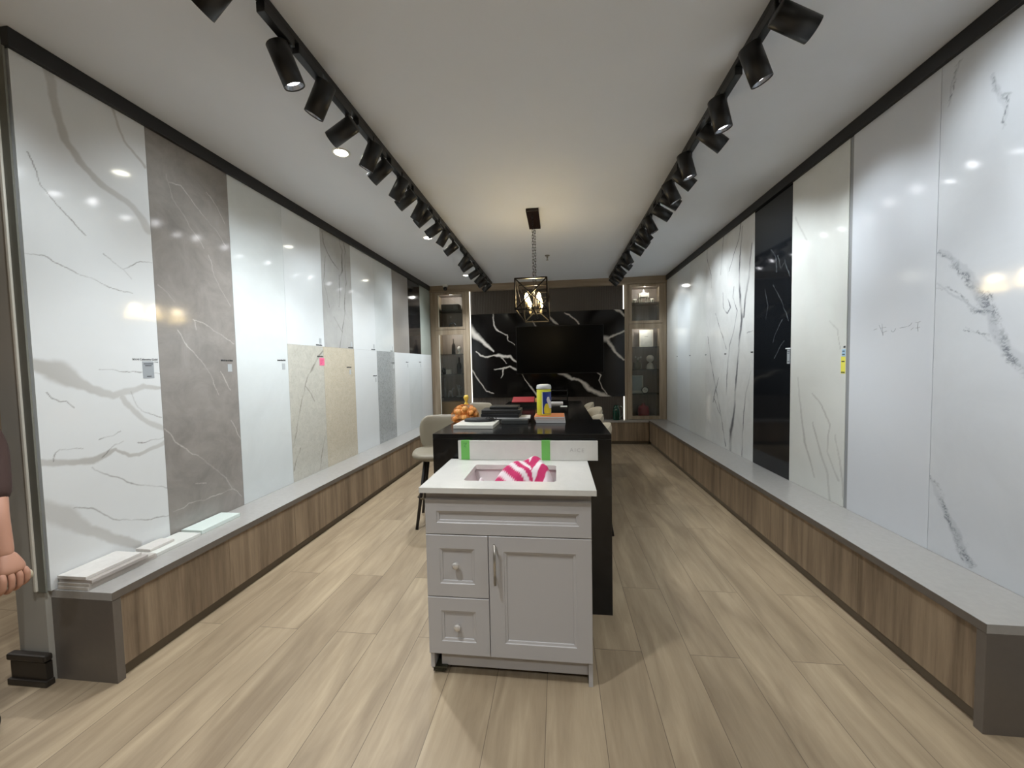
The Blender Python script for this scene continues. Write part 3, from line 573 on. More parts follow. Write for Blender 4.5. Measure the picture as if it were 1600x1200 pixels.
def make_head():
    t = thing('track_spotlight', 'x', 'spotlight', (0,0,0))
    MB().box(-0.019, 0.019, -0.17, 0.012, -0.042, -0.0005, bev=0.003).build('driver_box', M_box, t)
    mb = MB().cyl((0,-0.005,-0.030), (0,-0.005,-0.052), 0.011, n=12).box(-0.011, 0.011, -0.014, 0.004, -0.078, -0.048, bev=0.003)
    mb.build('swivel_joint', M_fix, t)
    r, L = 0.046, 0.155
    h = MB().lathe([(0,0.012),(r-0.004,0.012),(r,0.008),(r,-L),(r-0.003,-L),(r-0.004,-L+0.02),(0.0,-L+0.022)], n=24).build('lamp_head', M_fix, t)
    MB().lathe([(r-0.0045,-L+0.004),(0.030,-L+0.017)], n=24).build('reflector', M_refl, h)
    MB().lathe([(0,-L+0.019),(0.031,-L+0.0185)], n=20).build('lens', M_lens, h)
    lo = bpy.data.objects.new('spot_lamp', spot); C.objects.link(lo); lo.parent = h; lo.location = (0,0,-L-0.004)
    h.location = (0, -0.005, -0.085)
    return t
head0 = make_head(); used = [False]
def put_head(x, y, az, tilt, label, group):
    """az: compass of the beam (0 = +Y, 90 = +X), tilt: degrees away from straight down"""
    loc = (x, y, TZ)
    if not used[0]:
        used[0] = True; t = head0; t.location = loc; t['label'] = label; t['group'] = group
    else:
        t = dup(head0, loc, 0, label, group)
    h = [c for c in t.children if c.name.startswith('lamp_head')][0]
    d = Vector((math.sin(math.radians(az))*math.sin(math.radians(tilt)), math.cos(math.radians(az))*math.sin(math.radians(tilt)), -math.cos(math.radians(tilt))))
    for l_ in h.children:
        if l_.type == 'LIGHT': l_.data = spot if x < 0 else spot_r
    h.rotation_euler = (-d).to_track_quat('Z', 'Y').to_euler()
    a_, t_ = math.radians(az), math.radians(tilt); n_ = Vector((-math.sin(a_)*math.cos(t_), -math.cos(a_)*math.cos(t_), -math.sin(t_)))
    h.location = Vector((0, -0.005, -0.066)) + n_*0.044 - d*0.012
    return t
ORD = ['first', 'second', 'third', 'fourth', 'fifth', 'sixth', 'seventh', 'eighth', 'ninth', 'tenth', 'eleventh', 'twelfth', 'thirteenth', 'fourteenth', 'fifteenth', 'sixteenth', 'seventeenth', 'eighteenth', 'nineteenth', 'twentieth']
LH = [(0.95,-75,55),(1.3,-88,50),(1.66,35,24),(1.87,-84,30),(2.14,-88,62),(2.40,-82,30),(2.59,-86,54),(2.85,-82,34),(3.05,-88,56),(3.28,-82,34),(3.44,-88,54),(3.76,-90,58),(3.99,-82,36),(4.37,-88,56),
      (4.92,-82,40),(5.17,-86,60),(5.62,-88,60),(5.95,-84,48),(6.25,-86,60),(6.55,-84,48)]
RH = [(0.95,70,50),(1.3,85,52),(1.74,85,64),(1.95,78,24),(2.31,78,15),(2.53,86,52),(2.86,82,16),(3.05,88,50),(3.26,84,26),(3.44,88,58),(3.69,86,58),(3.98,84,28),(4.28,86,42),(4.50,86,56),(4.81,88,58),(5.15,85,26),(5.50,85,54),(5.86,87,44),(6.20,85,54),(6.55,85,46)]
for i, (y, az, tl) in enumerate(LH):
    put_head(LTX, y, az, tl, 'black cylinder spotlight on the left track, %s from the near end' % ORD[i], 'spotlights on the left track')
for i, (y, az, tl) in enumerate(RH):
    put_head(RTX, y, az, tl, 'black cylinder spotlight on the right track, %s from the near end' % ORD[i], 'spotlights on the right track')

# ------------------------------------------------------------------ recessed downlights
M_down = emis('downlight_glow', '#fffbe6', 14.0); M_ring = mat('downlight_ring', '#e8e6e0', 0.5)
dl = bpy.data.lights.new('downlight_lamp', 'SPOT'); dl.energy = 60; dl.spot_size = math.radians(120); dl.spot_blend = 0.8; dl.shadow_soft_size = 0.05; dl.color = (0.93, 0.97, 1.0)
def downlight(x, y, label, e=None, group='recessed ceiling downlights'):
    t = thing('recessed_downlight', label, 'ceiling light', (x, y, ZC), 0, group)
    MB().lathe([(0.062,-0.0005),(0.062,-0.004),(0.047,-0.006),(0.046,-0.0006)], c=(x,y,ZC), n=28).build('ring', M_ring, t)
    MB().lathe([(0,-0.0025),(0.0455,-0.0025)], c=(x,y,ZC), n=24).build('lens', M_down, t)
    lo = bpy.data.objects.new('downlight_lamp', e or dl); C.objects.link(lo); lo.parent = t; lo.location = (0,0,-0.012)
    return t
downlight(-1.49, 2.61, 'lit round downlight in the ceiling left of the track, nearest one')
downlight(-1.49, 4.43, 'lit round downlight in the ceiling left of the track, middle one')
downlight(-1.49, 6.33, 'lit round downlight in the ceiling left of the track, farthest one')
# fill downlights added over and behind the camera; area lamp in the side room
fill_dl = dl.copy(); fill_dl.energy = 60
for i, (x, y) in enumerate(((-1.0, 0.75), (1.0, 0.95), (-1.0, -0.9), (0.8, -0.9))):
    downlight(x, y, 'added fill downlight over the viewer, %s' % ('ahead on the left', 'ahead on the right', 'behind on the left', 'behind on the right')[i], fill_dl, group='added fill downlights over the viewer')
a = bpy.data.lights.new('side_room_lamp', 'AREA'); a.shape = 'RECTANGLE'; a.size = 0.6; a.size_y = 1.2; a.energy = 14
o = bpy.data.objects.new('side_room_lamp', a); C.objects.link(o); o.location = (-4.2, 1.8, ZC-0.02)

# ------------------------------------------------------------------ pendant
M_pend = mat('pendant_bronze', '#1c1816', 0.4, metal=0.4); M_cand = mat('candle_sleeve', '#d9c9a8', 0.5)
px, py = -0.222, 4.04
t = thing('pendant_light', 'open black cage pendant with lit candle bulbs over the island', 'pendant lamp', (px, py, ZC), 0)
MB().box(px-0.062, px+0.062, py-0.25, py+0.25, ZC-0.03, ZC-0.0005, bev=0.003).build('canopy', mat('canopy_dark', '#241715', 0.35, metal=0.3), t)
cz0, cz1, cy0, cy1, cx0, cx1 = 1.965, 2.245, 3.52, 4.56, -0.375, -0.085
cg = MB(); w = 0.012
cr = [(cx0,cy0),(cx1,cy0),(cx1,cy1),(cx0,cy1)]
for i in range(4):
    (a,b),(c,d) = cr[i], cr[(i+1)%4]
    for z in (cz0, cz1): cg.bar((a,b,z), (c,d,z), w)
    cg.bar((a,b,cz0), (a,b,cz1), w)
    cg.bar((a,b,cz0), (c,d,cz1), w*0.9).bar((a,b,cz1), (c,d,cz0), w*0.9)
cg.build('cage', M_pend, t)
MB().bar((cx0,py-0.2,cz1), (cx1,py-0.2,cz1), w).bar((cx0,py+0.2,cz1), (cx1,py+0.2,cz1), w).build('crossbar', M_pend, t)
for s in (-1, 1):
    mb = MB(); z = ZC-0.03; k = 0; yy = py+s*0.2
    while z > cz1+0.01:
        a, b = ((0.007, 0.0) if k % 2 else (0.0, 0.007)); z2 = max(z-0.036, cz1)
        mb.tube([(px+a,yy+b,z),(px+a,yy+b,z2),(px-a,yy-b,z2),(px-a,yy-b,z),(px+a,yy+b,z)], 0.0022, n=5); z = z2+0.006 if z2 > cz1 else z2; k += 1
    mb.build('chain', M_pend, t)
mb = MB().bar((px,py-0.2,cz1), (px,py-0.2,2.0), 0.012).bar((px,py+0.2,cz1), (px,py+0.2,2.0), 0.012).bar((px,cy0,2.0), (px,cy1,2.0), 0.014)
BY = (3.66, 3.86, 4.13)
for y in BY: mb.bar((px-0.062,y,2.0), (px+0.062,y,2.0), 0.010)
mb.build('arm_frame', M_pend, t)
M_bulb = emis('bulb_glow', '#ffdf98', 15.0)
pl_ = bpy.data.lights.new('bulb_lamp', 'POINT'); pl_.energy = 1.1; pl_.color = (1.0, 0.78, 0.48); pl_.shadow_soft_size = 0.03
for y in BY:
    for s in (-1, 1):
        x = px+s*0.058
        c = MB().cyl((x,y,2.005), (x,y,2.055), 0.012, n=12).build('candle_holder', M_cand, t)
        MB().lathe([(0,0),(0.009,0.002),(0.021,0.03),(0.019,0.05),(0.008,0.078),(0,0.084)], c=(x,y,2.056), n=14).build('bulb', M_bulb, c)
lo = bpy.data.objects.new('bulb_lamp', pl_)
for y in BY:
    lo = bpy.data.objects.new('bulb_lamp', pl_); C.objects.link(lo); lo.parent = t; lo.location = (0, y-py, 2.17-ZC)

# sprinkler and camera on the ceiling
o = MB().lathe([(0,-0.0005),(0.035,-0.0005),(0.033,-0.008),(0.012,-0.012),(0.010,-0.04),(0.004,-0.045),(0.004,-0.06),(0.018,-0.062),(0.018,-0.065),(0,-0.066)], c=(-0.118,5.43,ZC), n=20).build('fire_sprinkler', mat('sprinkler_metal', '#8a857c', 0.35, metal=0.7))
tag(o, 'small metal sprinkler head on the ceiling beyond the pendant', 'sprinkler'); recentre(o)
t = thing('security_camera', 'small white dome camera on the ceiling by the left cabinet', 'camera', (-2.04, 6.98, ZC))
MB().lathe([(0,-0.0005),(0.05,-0.0005),(0.05,-0.03),(0.03,-0.045),(0,-0.045)], c=(-2.04,6.98,ZC), n=20).build('mount', mat('camera_white', '#d8d8d4', 0.5), t)
MB().ball((-2.04,6.965,ZC-0.075), 0.038, n=16).build('lens_ball', mat('camera_black', '#0c0c0d', 0.2), t)
# ------------------------------------------------------------------ island, counter table
st_I = stone('island_black_stone', '#121213', None, '#5a5d60', 1, 0.5, mott=0.3, scale=12, speck=0.10, sscale=26, sc='#4c4e50', rough=0.16)
ix0, ix1, iy0, iy1, iz = -0.744, 0.296, 2.19, 2.78, 1.055
t = thing('bar_island', 'black polished stone bar island behind the vanity cabinet', 'island', ((ix0+ix1)/2, (iy0+iy1)/2, 0))
MB().box(ix0, ix1, iy0, iy1, iz-0.03, iz, bev=0.002).build('countertop', st_I, t)
MB().box(ix0, ix1, iy0, iy0+0.03, 0, iz-0.0305, bev=0.001).build('front_panel', st_I, t)
MB().box(ix0+0.10, ix1-0.10, iy0+0.031, iy1-0.04, 0, iz-0.0305).build('body', mat('island_body', '#1a1918', 0.5), t)
tx0, tx1, ty0, ty1, tz = -0.75, 0.345, 2.795, 5.85, 0.90
t = thing('counter_table', 'long black stone counter table behind the bar island', 'table', ((tx0+tx1)/2, (ty0+ty1)/2, 0))
MB().box(tx0, tx1, ty0, ty1, tz-0.035, tz, bev=0.002).build('tabletop', st_I, t)
for y in (ty0+0.35, ty1-0.45): MB().box(-0.42, 0.02, y, y+0.12, 0, tz-0.0355).build('leg', mat('table_leg_black', '#161616', 0.5), t)

# ------------------------------------------------------------------ vanity
M_van = mat('vanity_greige_paint', '#b5b2b1', 0.42, spec=0.45)
M_qz = stone('vanity_quartz', '#d5d3cd', None, None, mott=0.07, scale=9, rough=0.22)
M_nk = mat('brushed_nickel', '#b7b2aa', 0.3, metal=0.9)
vx0, vx1, vy0, vy1 = -0.612, 0.138, 1.66, 2.135
t = thing('vanity_cabinet', 'greige vanity cabinet with white quartz top and open sink in front of the island', 'cabinet', ((vx0+vx1)/2, (vy0+vy1)/2, 0))
mb = MB().box(vx0, vx0+0.018, vy0+0.021, vy1, 0.04, 0.886).box(vx1-0.018, vx1, vy0+0.021, vy1, 0.0, 0.886).box(vx0+0.0185, vx1-0.0185, vy1-0.012, vy1, 0.10, 0.886)
mb.box(vx0+0.0185, vx1-0.0185, vy0+0.021, vy1-0.0125, 0.12, 0.138).box(vx0+0.0185, vx1-0.0185, vy0+0.021, vy0+0.04, 0.845, 0.886)
mb.build('body', M_van, t)
MB().box(vx0+0.045, vx1-0.0005, vy0+0.045, vy0+0.06, 0.036, 0.1195).build('toe_kick', M_van, t)
def front(name, x0, x1, z0, z1, rail, parent, depth=0.02, rec=0.009):
    """framed front with a bevelled recess"""
    b = bmesh.new(); y, yr, yb = vy0, vy0+rec, vy0+depth; s = 0.012
    def ring(a, y): return [b.verts.new(p) for p in ((x0+a,y,z0+a),(x1-a,y,z0+a),(x1-a,y,z1-a),(x0+a,y,z1-a))]
    rs = [ring(0.0,yb), ring(0.0,y+0.002), ring(0.002,y), ring(rail,y), ring(rail+0.003,y+0.003), ring(rail+s,y+0.005), ring(rail+s+0.002,yr)]
    for p, q in zip(rs, rs[1:]):
        for i in range(4):
            j = (i+1)%4; b.faces.new((p[i],p[j],q[j],q[i]))
    b.faces.new(rs[-1]); b.faces.new(rs[0][::-1])
    bmesh.ops.recalc_face_normals(b, faces=b.faces[:])
    mb = MB(); mb.merge(b)
    return mb.build(name, M_van, parent)
dv = -0.322
front('false_front', vx0+0.001, vx1-0.001, 0.690, 0.850, 0.052, t)
d1 = front('drawer', vx0+0.001, dv-0.0015, 0.397, 0.686, 0.062, t)
d2 = front('drawer', vx0+0.001, dv-0.0015, 0.123, 0.393, 0.062, t)
dr = front('door', dv+0.0015, vx1-0.001, 0.123, 0.686, 0.068, t)
for p, z in ((d1, 0.548), (d2, 0.258)):
    MB().lathe([(0,0),(0.008,0),(0.006,0.010),(0.016,0.016),(0.017,0.021),(0.012,0.026),(0,0.027)], n=8, mat=MX((1,0,0),(0,0,1),(-0.472,vy0+0.009,z))).build('knob', mat('knob_crystal', '#cfcac4', 0.12, metal=0.35), p, 'faceted clear knob')
hb = MB().tube([(-0.289,vy0-0.028,0.478),(-0.289,vy0-0.028,0.662)], 0.006, n=12)
for z in (0.50, 0.64): hb.cyl((-0.289,vy0-0.001,z), (-0.289,vy0-0.028,z), 0.004, n=10)
hb.build('bar_handle', M_nk, dr, 'brushed metal bar handle')
# caster on the left
cs = MB().box(vx0+0.002, vx0+0.075, vy0+0.028, vy0+0.115, 0.030, 0.0385).cyl((vx0+0.03,vy0+0.06,0.030), (vx0+0.03,vy0+0.06,0.036), 0.012, n=12)
cs.box(vx0+0.006, vx0+0.010, vy0+0.035, vy0+0.105, 0.008, 0.032).box(vx0+0.058, vx0+0.062, vy0+0.035, vy0+0.105, 0.008, 0.032)
for y in (vy0+0.05, vy0+0.09): cs.cyl((vx0+0.012,y,0.0155), (vx0+0.056,y,0.0155), 0.0155, n=20)
cs.build('caster', mat('caster_dark', '#3b3a2c', 0.4, metal=0.4), t, 'dark metal caster')
# top with a rectangular hole
qx0, qx1, qy0, qy1, qz0, qz1 = -0.628, 0.158, 1.636, 2.172, 0.887, 0.911
sx0, sx1, sy0, sy1 = -0.452, -0.014, 1.752, 2.045
def holed(name, m, x0,x1,y0,y1,z0,z1, hx0,hx1,hy0,hy1, rad, parent):
    b = bmesh.new(); n = 5
    def inner(z):
        v = []
        for (cx,cy,a0) in ((hx1-rad,hy1-rad,0),(hx0+rad,hy1-rad,90),(hx0+rad,hy0+rad,180),(hx1-rad,hy0+rad,270)):
            for k in range(n+1):
                a = math.radians(a0+90*k/n); v.append(b.verts.new((cx+rad*math.cos(a), cy+rad*math.sin(a), z)))
        return v
    def outer(z): return [b.verts.new(p) for p in ((x1,y1,z),(x0,y1,z),(x0,y0,z),(x1,y0,z))]
    it, ib, ot, ob = inner(z1), inner(z0), outer(z1), outer(z0); N = len(it)
    for inn, out, fl in ((it,ot,False),(ib,ob,True)):
        for q in range(4):
            seg = inn[q*(n+1):(q+1)*(n+1)]
            for k in range(n):
                f = (out[q], seg[k+1], seg[k]); b.faces.new(f[::-1] if fl else f)
            nx = inn[((q+1)*(n+1)) % N]
            f = (out[q], out[(q+1)%4], nx, seg[-1]); b.faces.new(f[::-1] if fl else f)
    for i in range(N):
        j = (i+1)%N; b.faces.new((it[i], it[j], ib[j], ib[i]))
    for i in range(4):
        j = (i+1)%4; b.faces.new((ob[i], ob[j], ot[j], ot[i]))
    bmesh.ops.recalc_face_normals(b, faces=b.faces[:])
    mb = MB(); mb.merge(b); return mb.build(name, m, parent)
holed('countertop', M_qz, qx0,qx1,qy0,qy1,qz0,qz1, sx0,sx1,sy0,sy1, 0.018, t)
b = bmesh.new(); R = []
for ins, z in ((-0.012,0.8865),(-0.010,0.872),(0.004,0.80),(0.03,0.765),(0.09,0.752),(0.10,0.7515)):
    R.append([b.verts.new(p) for p in ((sx0+ins,sy0+ins,z),(sx1-ins,sy0+ins,z),(sx1-ins,sy1-ins,z),(sx0+ins,sy1-ins,z))])
for p, q in zip(R, R[1:]):
    for i in range(4): b.faces.new((p[i], p[(i+1)%4], q[(i+1)%4], q[i]))
b.faces.new(R[-1]); bmesh.ops.recalc_face_normals(b, faces=b.faces[:])
for f in b.faces: f.normal_flip()
mb = MB(); mb.merge(b); mb.build('sink_basin', mat('sink_white', '#cfc9c7', 0.2), t)

# loose backsplash strip, taped
ty = 2.150
t = thing('backsplash_strip', 'white quartz backsplash strip with green tape standing at the back of the vanity', 'stone strip', (-0.18, ty+0.01, 0.912))
MB().box(-0.580, 0.217, ty, ty+0.018, 0.9115, 1.022, bev=0.0015).build('strip', M_qz, t)
M_tape = mat('painters_tape_green', '#6fb95a', 0.6)
for k, (a, w) in enumerate(((-0.562, 0.05), (-0.096, 0.048))):
    tp = MB().box(a, a+w, ty-0.0008, ty, 0.9118, 1.0228).box(a, a+w, ty-0.0008, ty+0.0185, 1.0221, 1.0228).build('tape', M_tape, t, 'strip of green masking tape')
    if k == 0:
        MB().tube([(a+0.012,ty-0.0012,1.006),(a+0.034,ty-0.0012,1.009),(a+0.02,ty-0.0012,0.99),(a+0.031,ty-0.0012,0.984)], 0.0008, n=4).build('marker_writing', mat('marker_green', '#2f6a3a', 0.6), tp)
link_mesh('pencil_writing', text_mesh('AICE', 0.030, MF(0.062, ty-0.0004, 0.962) @ Matrix.Rotation(-0.03, 4, 'Z'), spread=1.35), mat('pencil_soft', '#b0aca8', 0.8), t)

# striped cloth lying in the sink
nx, ny = 90, 44; X, Y = np.meshgrid(np.linspace(-0.415,-0.016,nx), np.linspace(1.757,2.04,ny)); U = (X+0.415)/0.40; V = (Y-1.757)/0.283
g = lambda cx, cy, sx, sy: np.exp(-((X-cx)/sx)**2-((Y-cy)/sy)**2)
Z = 0.80+0.135*g(-0.175,1.955,0.085,0.10)+0.115*g(-0.065,1.90,0.085,0.12)+0.075*g(-0.20,1.85,0.09,0.07)+0.085*g(-0.285,1.87,0.06,0.07)+0.115*g(-0.385,1.812,0.03,0.04)
Z += 0.010*np.sin(38*X+22*Y)*(0.3+g(-0.15,1.9,0.15,0.15))+0.008*np.sin(70*Y-31*X)*g(-0.15,1.9,0.2,0.15)+0.014*np.abs(np.sin(26*X-9*Y))*g(-0.14,1.93,0.12,0.12)
edge = np.minimum(np.minimum(U, 1-U)*9, np.minimum(V, 1-V)*5).clip(0,1); edge = edge**0.7
Z = 0.79+(Z-0.79)*(0.45+0.55*edge); Z = np.maximum(Z, 0.775+0.01*np.sin(30*X))
out = (X+Y*0.0+0.02*np.sin(20*Y)) < -0.30
stripe = np.where(X+0.25*(Y-1.9) < -0.145, np.sin((0.75*(X+0.2)+1.0*(Y-1.9))*105+0.4), np.sin((0.95*(X+0.1)-0.5*(Y-1.9))*95+1.0))
sa = np.clip((stripe-0.25)*6+0.5, 0, 1); sa = np.where(X < -0.33, 1.0, sa)
co = np.stack([X,Y,Z],-1).reshape(-1,3); i = (np.arange(nx-1)[None,:]+np.arange(ny-1)[:,None]*nx).ravel()
me = bpy.data.meshes.new('striped_cloth'); me.from_pydata(co.tolist(), [], np.stack([i,i+1,i+1+nx,i+nx],1).tolist())
at = me.attributes.new('vb', 'FLOAT', 'POINT'); at.data.foreach_set('value', sa.ravel().astype(np.float32))
M_cl = stone('cloth_pink_white', '#c52f66', None, '#e6d9dc', 1, 1, rough=0.85, mott=0.12, scale=30)
o = link_mesh('striped_cloth', me, M_cl, smooth=True); tag(o, 'crumpled pink and white striped cloth heaped in the vanity sink', 'cloth'); recentre(o)
sm = o.modifiers.new('thickness', 'SOLIDIFY'); sm.thickness = 0.005; sm.offset = -1

# ------------------------------------------------------------------ things on the island
def slabthing(name, x0,x1,y0,y1,z0,z1, m, label, cat, bev=0.002, rot=0.0, group=None):
    o = MB().box(x0,x1,y0,y1,z0,z1,bev=bev).build(name, m); tag(o, label, cat, group); recentre(o); o.rotation_euler = (0,0,rot); return o
slabthing('sample_board', -0.664,-0.405,2.365,2.595,iz+0.0005,iz+0.024, mat('sample_white', '#dcdad2', 0.35), 'white stone sample board flat on the near left of the island', 'sample', rot=-0.03)
o = MB().lathe([(0,0),(0.98,0),(1,0.12),(0.96,0.8),(0.8,1.0),(0,1.0)], n=28, mat=Matrix.Translation((-0.53,2.54,iz+0.0245)) @ Matrix.Rotation(0.1,4,'Z') @ Matrix.Diagonal((0.105,0.052,0.022,1))).build('black_pouch', mat('pouch_black', '#232324', 0.6)); tag(o, 'flat black pouch lying on the white sample board', 'pouch'); recentre(o)
gl = thing('eyeglasses', 'pair of dark folded eyeglasses on the white sample board', 'eyeglasses', (-0.445, 2.545, iz+0.0245))
M_gl = mat('glasses_frame', '#1b1b1d', 0.3)
mb = MB()
for k in (-1, 1):
    c = Vector((-0.445+k*0.020, 2.508, iz+0.042)); mb.tube([c+Vector((0.017*math.cos(a), 0, 0.014*math.sin(a))) for a in [2*PI*q/14 for q in range(15)]], 0.0022, n=5)
mb.build('frame', M_gl, gl)
for k in (-1, 1): MB().tube([(-0.445+k*0.037,2.508,iz+0.046),(-0.445-k*0.02,2.535+0.008*k,iz+0.032)], 0.002, n=5).build('temple', M_gl, gl)
# folders and papers
M_fold = mat('folder_black', '#1d1d1f', 0.5); M_pap = mat('paper_white', '#d4d2d2', 0.7)
slabthing('ring_binder', -0.385,-0.205,2.56,2.755,iz+0.0005,iz+0.028, mat('binder_grey', '#3c3e3d', 0.5), 'dark grey binder at the bottom of the folder pile on the island', 'binder', rot=0.02)
slabthing('paper_sheets', -0.52,-0.195,2.61,2.76,iz+0.0285,iz+0.036, M_pap, 'white sheets of paper inside the pile of black folders', 'paper', bev=0.0, rot=0.05)
slabthing('black_folder', -0.535,-0.265,2.615,2.77,iz+0.0365,iz+0.062, M_fold, 'black folder lying on the white sheets on the island', 'folder', rot=-0.04)
slabthing('black_case', -0.535,-0.255,2.62,2.77,iz+0.0625,iz+0.092, mat('case_dark', '#2b2a29', 0.5), 'dark flat case near the top of the folder pile on the island', 'case', bev=0.006, rot=0.02)
slabthing('black_notebook', -0.475,-0.275,2.63,2.765,iz+0.0925,iz+0.112, mat('notebook_dark', '#19191a', 0.45), 'small black notebook on top of the folder pile on the island', 'notebook', bev=0.004, rot=-0.03)
# books under the wipes
z = iz+0.0005
for k, (dx0, dx1, h, c, lab) in enumerate(((-0.150,0.048,0.010,'#c9c6c4','white book at the bottom of the orange pile'),(-0.155,0.044,0.010,'#a9a29f','pale book, second from the bottom of the orange pile'),
        (-0.160,0.042,0.008,'#cf8f6c','thin orange booklet in the pile under the wipes'),(-0.163,0.043,0.014,'#d07f52','orange book directly under the wipes canister'))):
    b = thing('book', lab, 'book', ((dx0+dx1)/2, 2.70, z), 0.0, 'books under the wipes canister')
    MB().box(dx0, dx1, 2.60, 2.80, z, z+h, bev=0.001).build('cover', mat('cover_%d' % k, c, 0.5), b)
    MB().box(dx0+0.003, dx1+0.0015, 2.5985, 2.797, z+h*0.2, z+h*0.8).build('pages', M_pap, b)
    z += h+0.0005
# wipes canister
ccx, ccy, cb = -0.098, 2.70, z
t = thing('wipes_canister', 'yellow blue and white wipes canister on the orange book', 'canister', (ccx, ccy, cb))
r = 0.0505
MB().lathe([(0,0),(r-0.004,0),(r,0.006),(r,0.178),(r-0.002,0.182),(0,0.182)], c=(ccx,ccy,cb), n=36).build('canister_body', mat('canister_yellow', '#e3e33c', 0.35), t)
MB().lathe([(r-0.001,0.1825),(r+0.0015,0.1845),(r+0.0015,0.2),(r-0.003,0.212),(r-0.02,0.2165),(0,0.2165)], c=(ccx,ccy,cb), n=36).build('lid', mat('lid_white', '#e3e5e4', 0.35), t)
def wrap(name, m, pts, dr):
    """flat outline (angle in degrees, height) laid on the canister; 270 faces the camera"""
    b = bmesh.new(); n = 14; rows = []
    for k in range(n+1):
        s = k/n; row = []
        for (lo, hi, zz) in pts:
            a = math.radians(lo+(hi-lo)*s); row.append(b.verts.new((ccx+(r+dr)*math.cos(a), ccy+(r+dr)*math.sin(a), cb+zz)))
        rows.append(row)
    for p, q in zip(rows, rows[1:]):
        for i in range(len(pts)-1): b.faces.new((p[i], q[i], q[i+1], p[i+1]))
    bmesh.ops.recalc_face_normals(b, faces=b.faces[:])
    mb = MB(); mb.merge(b); return mb.build(name, m, t, smooth=True)
wrap('label', mat('label_blue', '#2b3f92', 0.35), [(262,352,0.012),(262,352,0.165)], 0.0006)
wrap('label_swoosh', mat('label_swoosh_white', '#e6e8ee', 0.35), [(318,352,0.05),(308,352,0.075),(296,340,0.098),(292,322,0.112),(300,318,0.13)], 0.0011)
wrap('label_lemon', mat('label_lemon', '#e8d93a', 0.35), [(276,340,0.014),(272,346,0.03),(272,342,0.05),(276,326,0.068),(286,308,0.084)], 0.0009)
wrap('label_stripe', mat('label_white_stripe', '#eef0c0', 0.35), [(255,262,0.01),(255,262,0.166)], 0.0008)

# oranges in a net bag
M_or = mat('orange_peel', '#ebac62', 0.45, bump=0.25, bscale=400)
M_or2 = mat('orange_peel_deep', '#e49a4c', 0.45, bump=0.25, bscale=400)
rr = random.Random(11); sph = []; ocx, ocy = -0.668, 2.698
def rest(x, y, r): 
    z = iz+r+0.0005
    for (a,b,c,q) in sph:
        d2 = (a-x)**2+(b-y)**2; s = (q+r)*0.985
        if d2 < s*s: z = max(z, c+math.sqrt(s*s-d2))
    return z
spots = []
for rad_, cnt, off in ((0,1,0),(0.043,6,0.1),(0.077,11,0.3),(0.026,3,0.6),(0.060,8,0.2),(0.0,1,0),(0.043,5,0.5),(0.02,2,0.3),(0.066,7,0.9),(0.0,1,0)):
    spots += [(rad_*math.cos(2*PI*k/cnt+off), rad_*math.sin(2*PI*k/cnt+off)) for k in range(cnt)]
base = MB().ball((0,0,0), 0.0212, n=18, sz=0.93).build('orange', M_or)
base2 = base.copy(); base2.data = base.data.copy(); base2.data.materials[0] = M_or2
n = 0
for k, (dx, dy) in enumerate(spots):
    rad = 0.0212; x, y = ocx+dx, ocy+dy*0.95; zz = rest(x, y, rad)
    if zz > iz+0.098 or (zz > iz+0.05 and math.hypot(dx, dy) > 0.072): continue
    sph.append((x, y, zz, rad))
def posw(x, y, z):
    h = 'lower' if z < iz+0.03 else ('middle' if z < iz+0.062 else 'upper')
    ang = math.degrees(math.atan2(y-ocy, x-ocx)) % 360; rd = math.hypot(x-ocx, y-ocy); q_ = 'outer' if rd > 0.055 else 'inner'
    s = 'in the centre' if rd < 0.02 else ['on the right side','at the back right','at the back','at the back left','on the left side','at the front left','at the front','at the front right'][int(((ang+22.5) % 360)//45)]
    return 'small orange in the net bag, %s layer, %s ring %s' % (h, q_, s)
seen = {}
for k, (x, y, zz, rad) in enumerate(sph):
    src = base if k % 3 else base2
    o = src if k in (0, 1) else src.copy()
    if o.name not in C.objects: C.objects.link(o)
    o.location = (x, y, zz); o.rotation_euler = (rr.uniform(0,3), rr.uniform(0,3), 0)
    tag(o, posw(x, y, zz), 'orange', 'oranges in the net bag')
t = thing('net_bag', 'orange net bag holding the small oranges on the island', 'bag', (ocx, ocy, iz))
top = max(s[2] for s in sph)+0.024
b = bmesh.new(); prof = [(0.02,0.0010),(0.086,0.001),(0.101,0.012),(0.103,0.035),(0.097,0.062),(0.082,0.088),(0.055,top-iz-0.006),(0.02,top-iz+0.002)]
ring = [[b.verts.new((ocx+pr*math.cos(2*PI*(q+0.5*(ri%2))/26), ocy+pr*0.93*math.sin(2*PI*(q+0.5*(ri%2))/26), iz+pz)) for q in range(26)] for ri, (pr, pz) in enumerate(prof)]
for p, q in zip(ring, ring[1:]):
    for i in range(26): b.faces.new((p[i], p[(i+1)%26], q[(i+1)%26], q[i]))
mb = MB(); mb.merge(b); net = mb.build('net', mat('net_orange', '#d9822b', 0.6), t)
w_ = net.modifiers.new('net', 'WIREFRAME'); w_.thickness = 0.0014
kn = MB().lathe([(0.018,0),(0.010,0.012),(0.007,0.02),(0.016,0.036),(0.020,0.05),(0.012,0.066),(0.0,0.062)], c=(ocx+0.01,ocy,top+0.004), n=10, sx=1.0, sy=0.55)
kn.build('tied_top', mat('bag_top_yellow', '#e6c24a', 0.5), t, 'gathered yellow top of the bag')

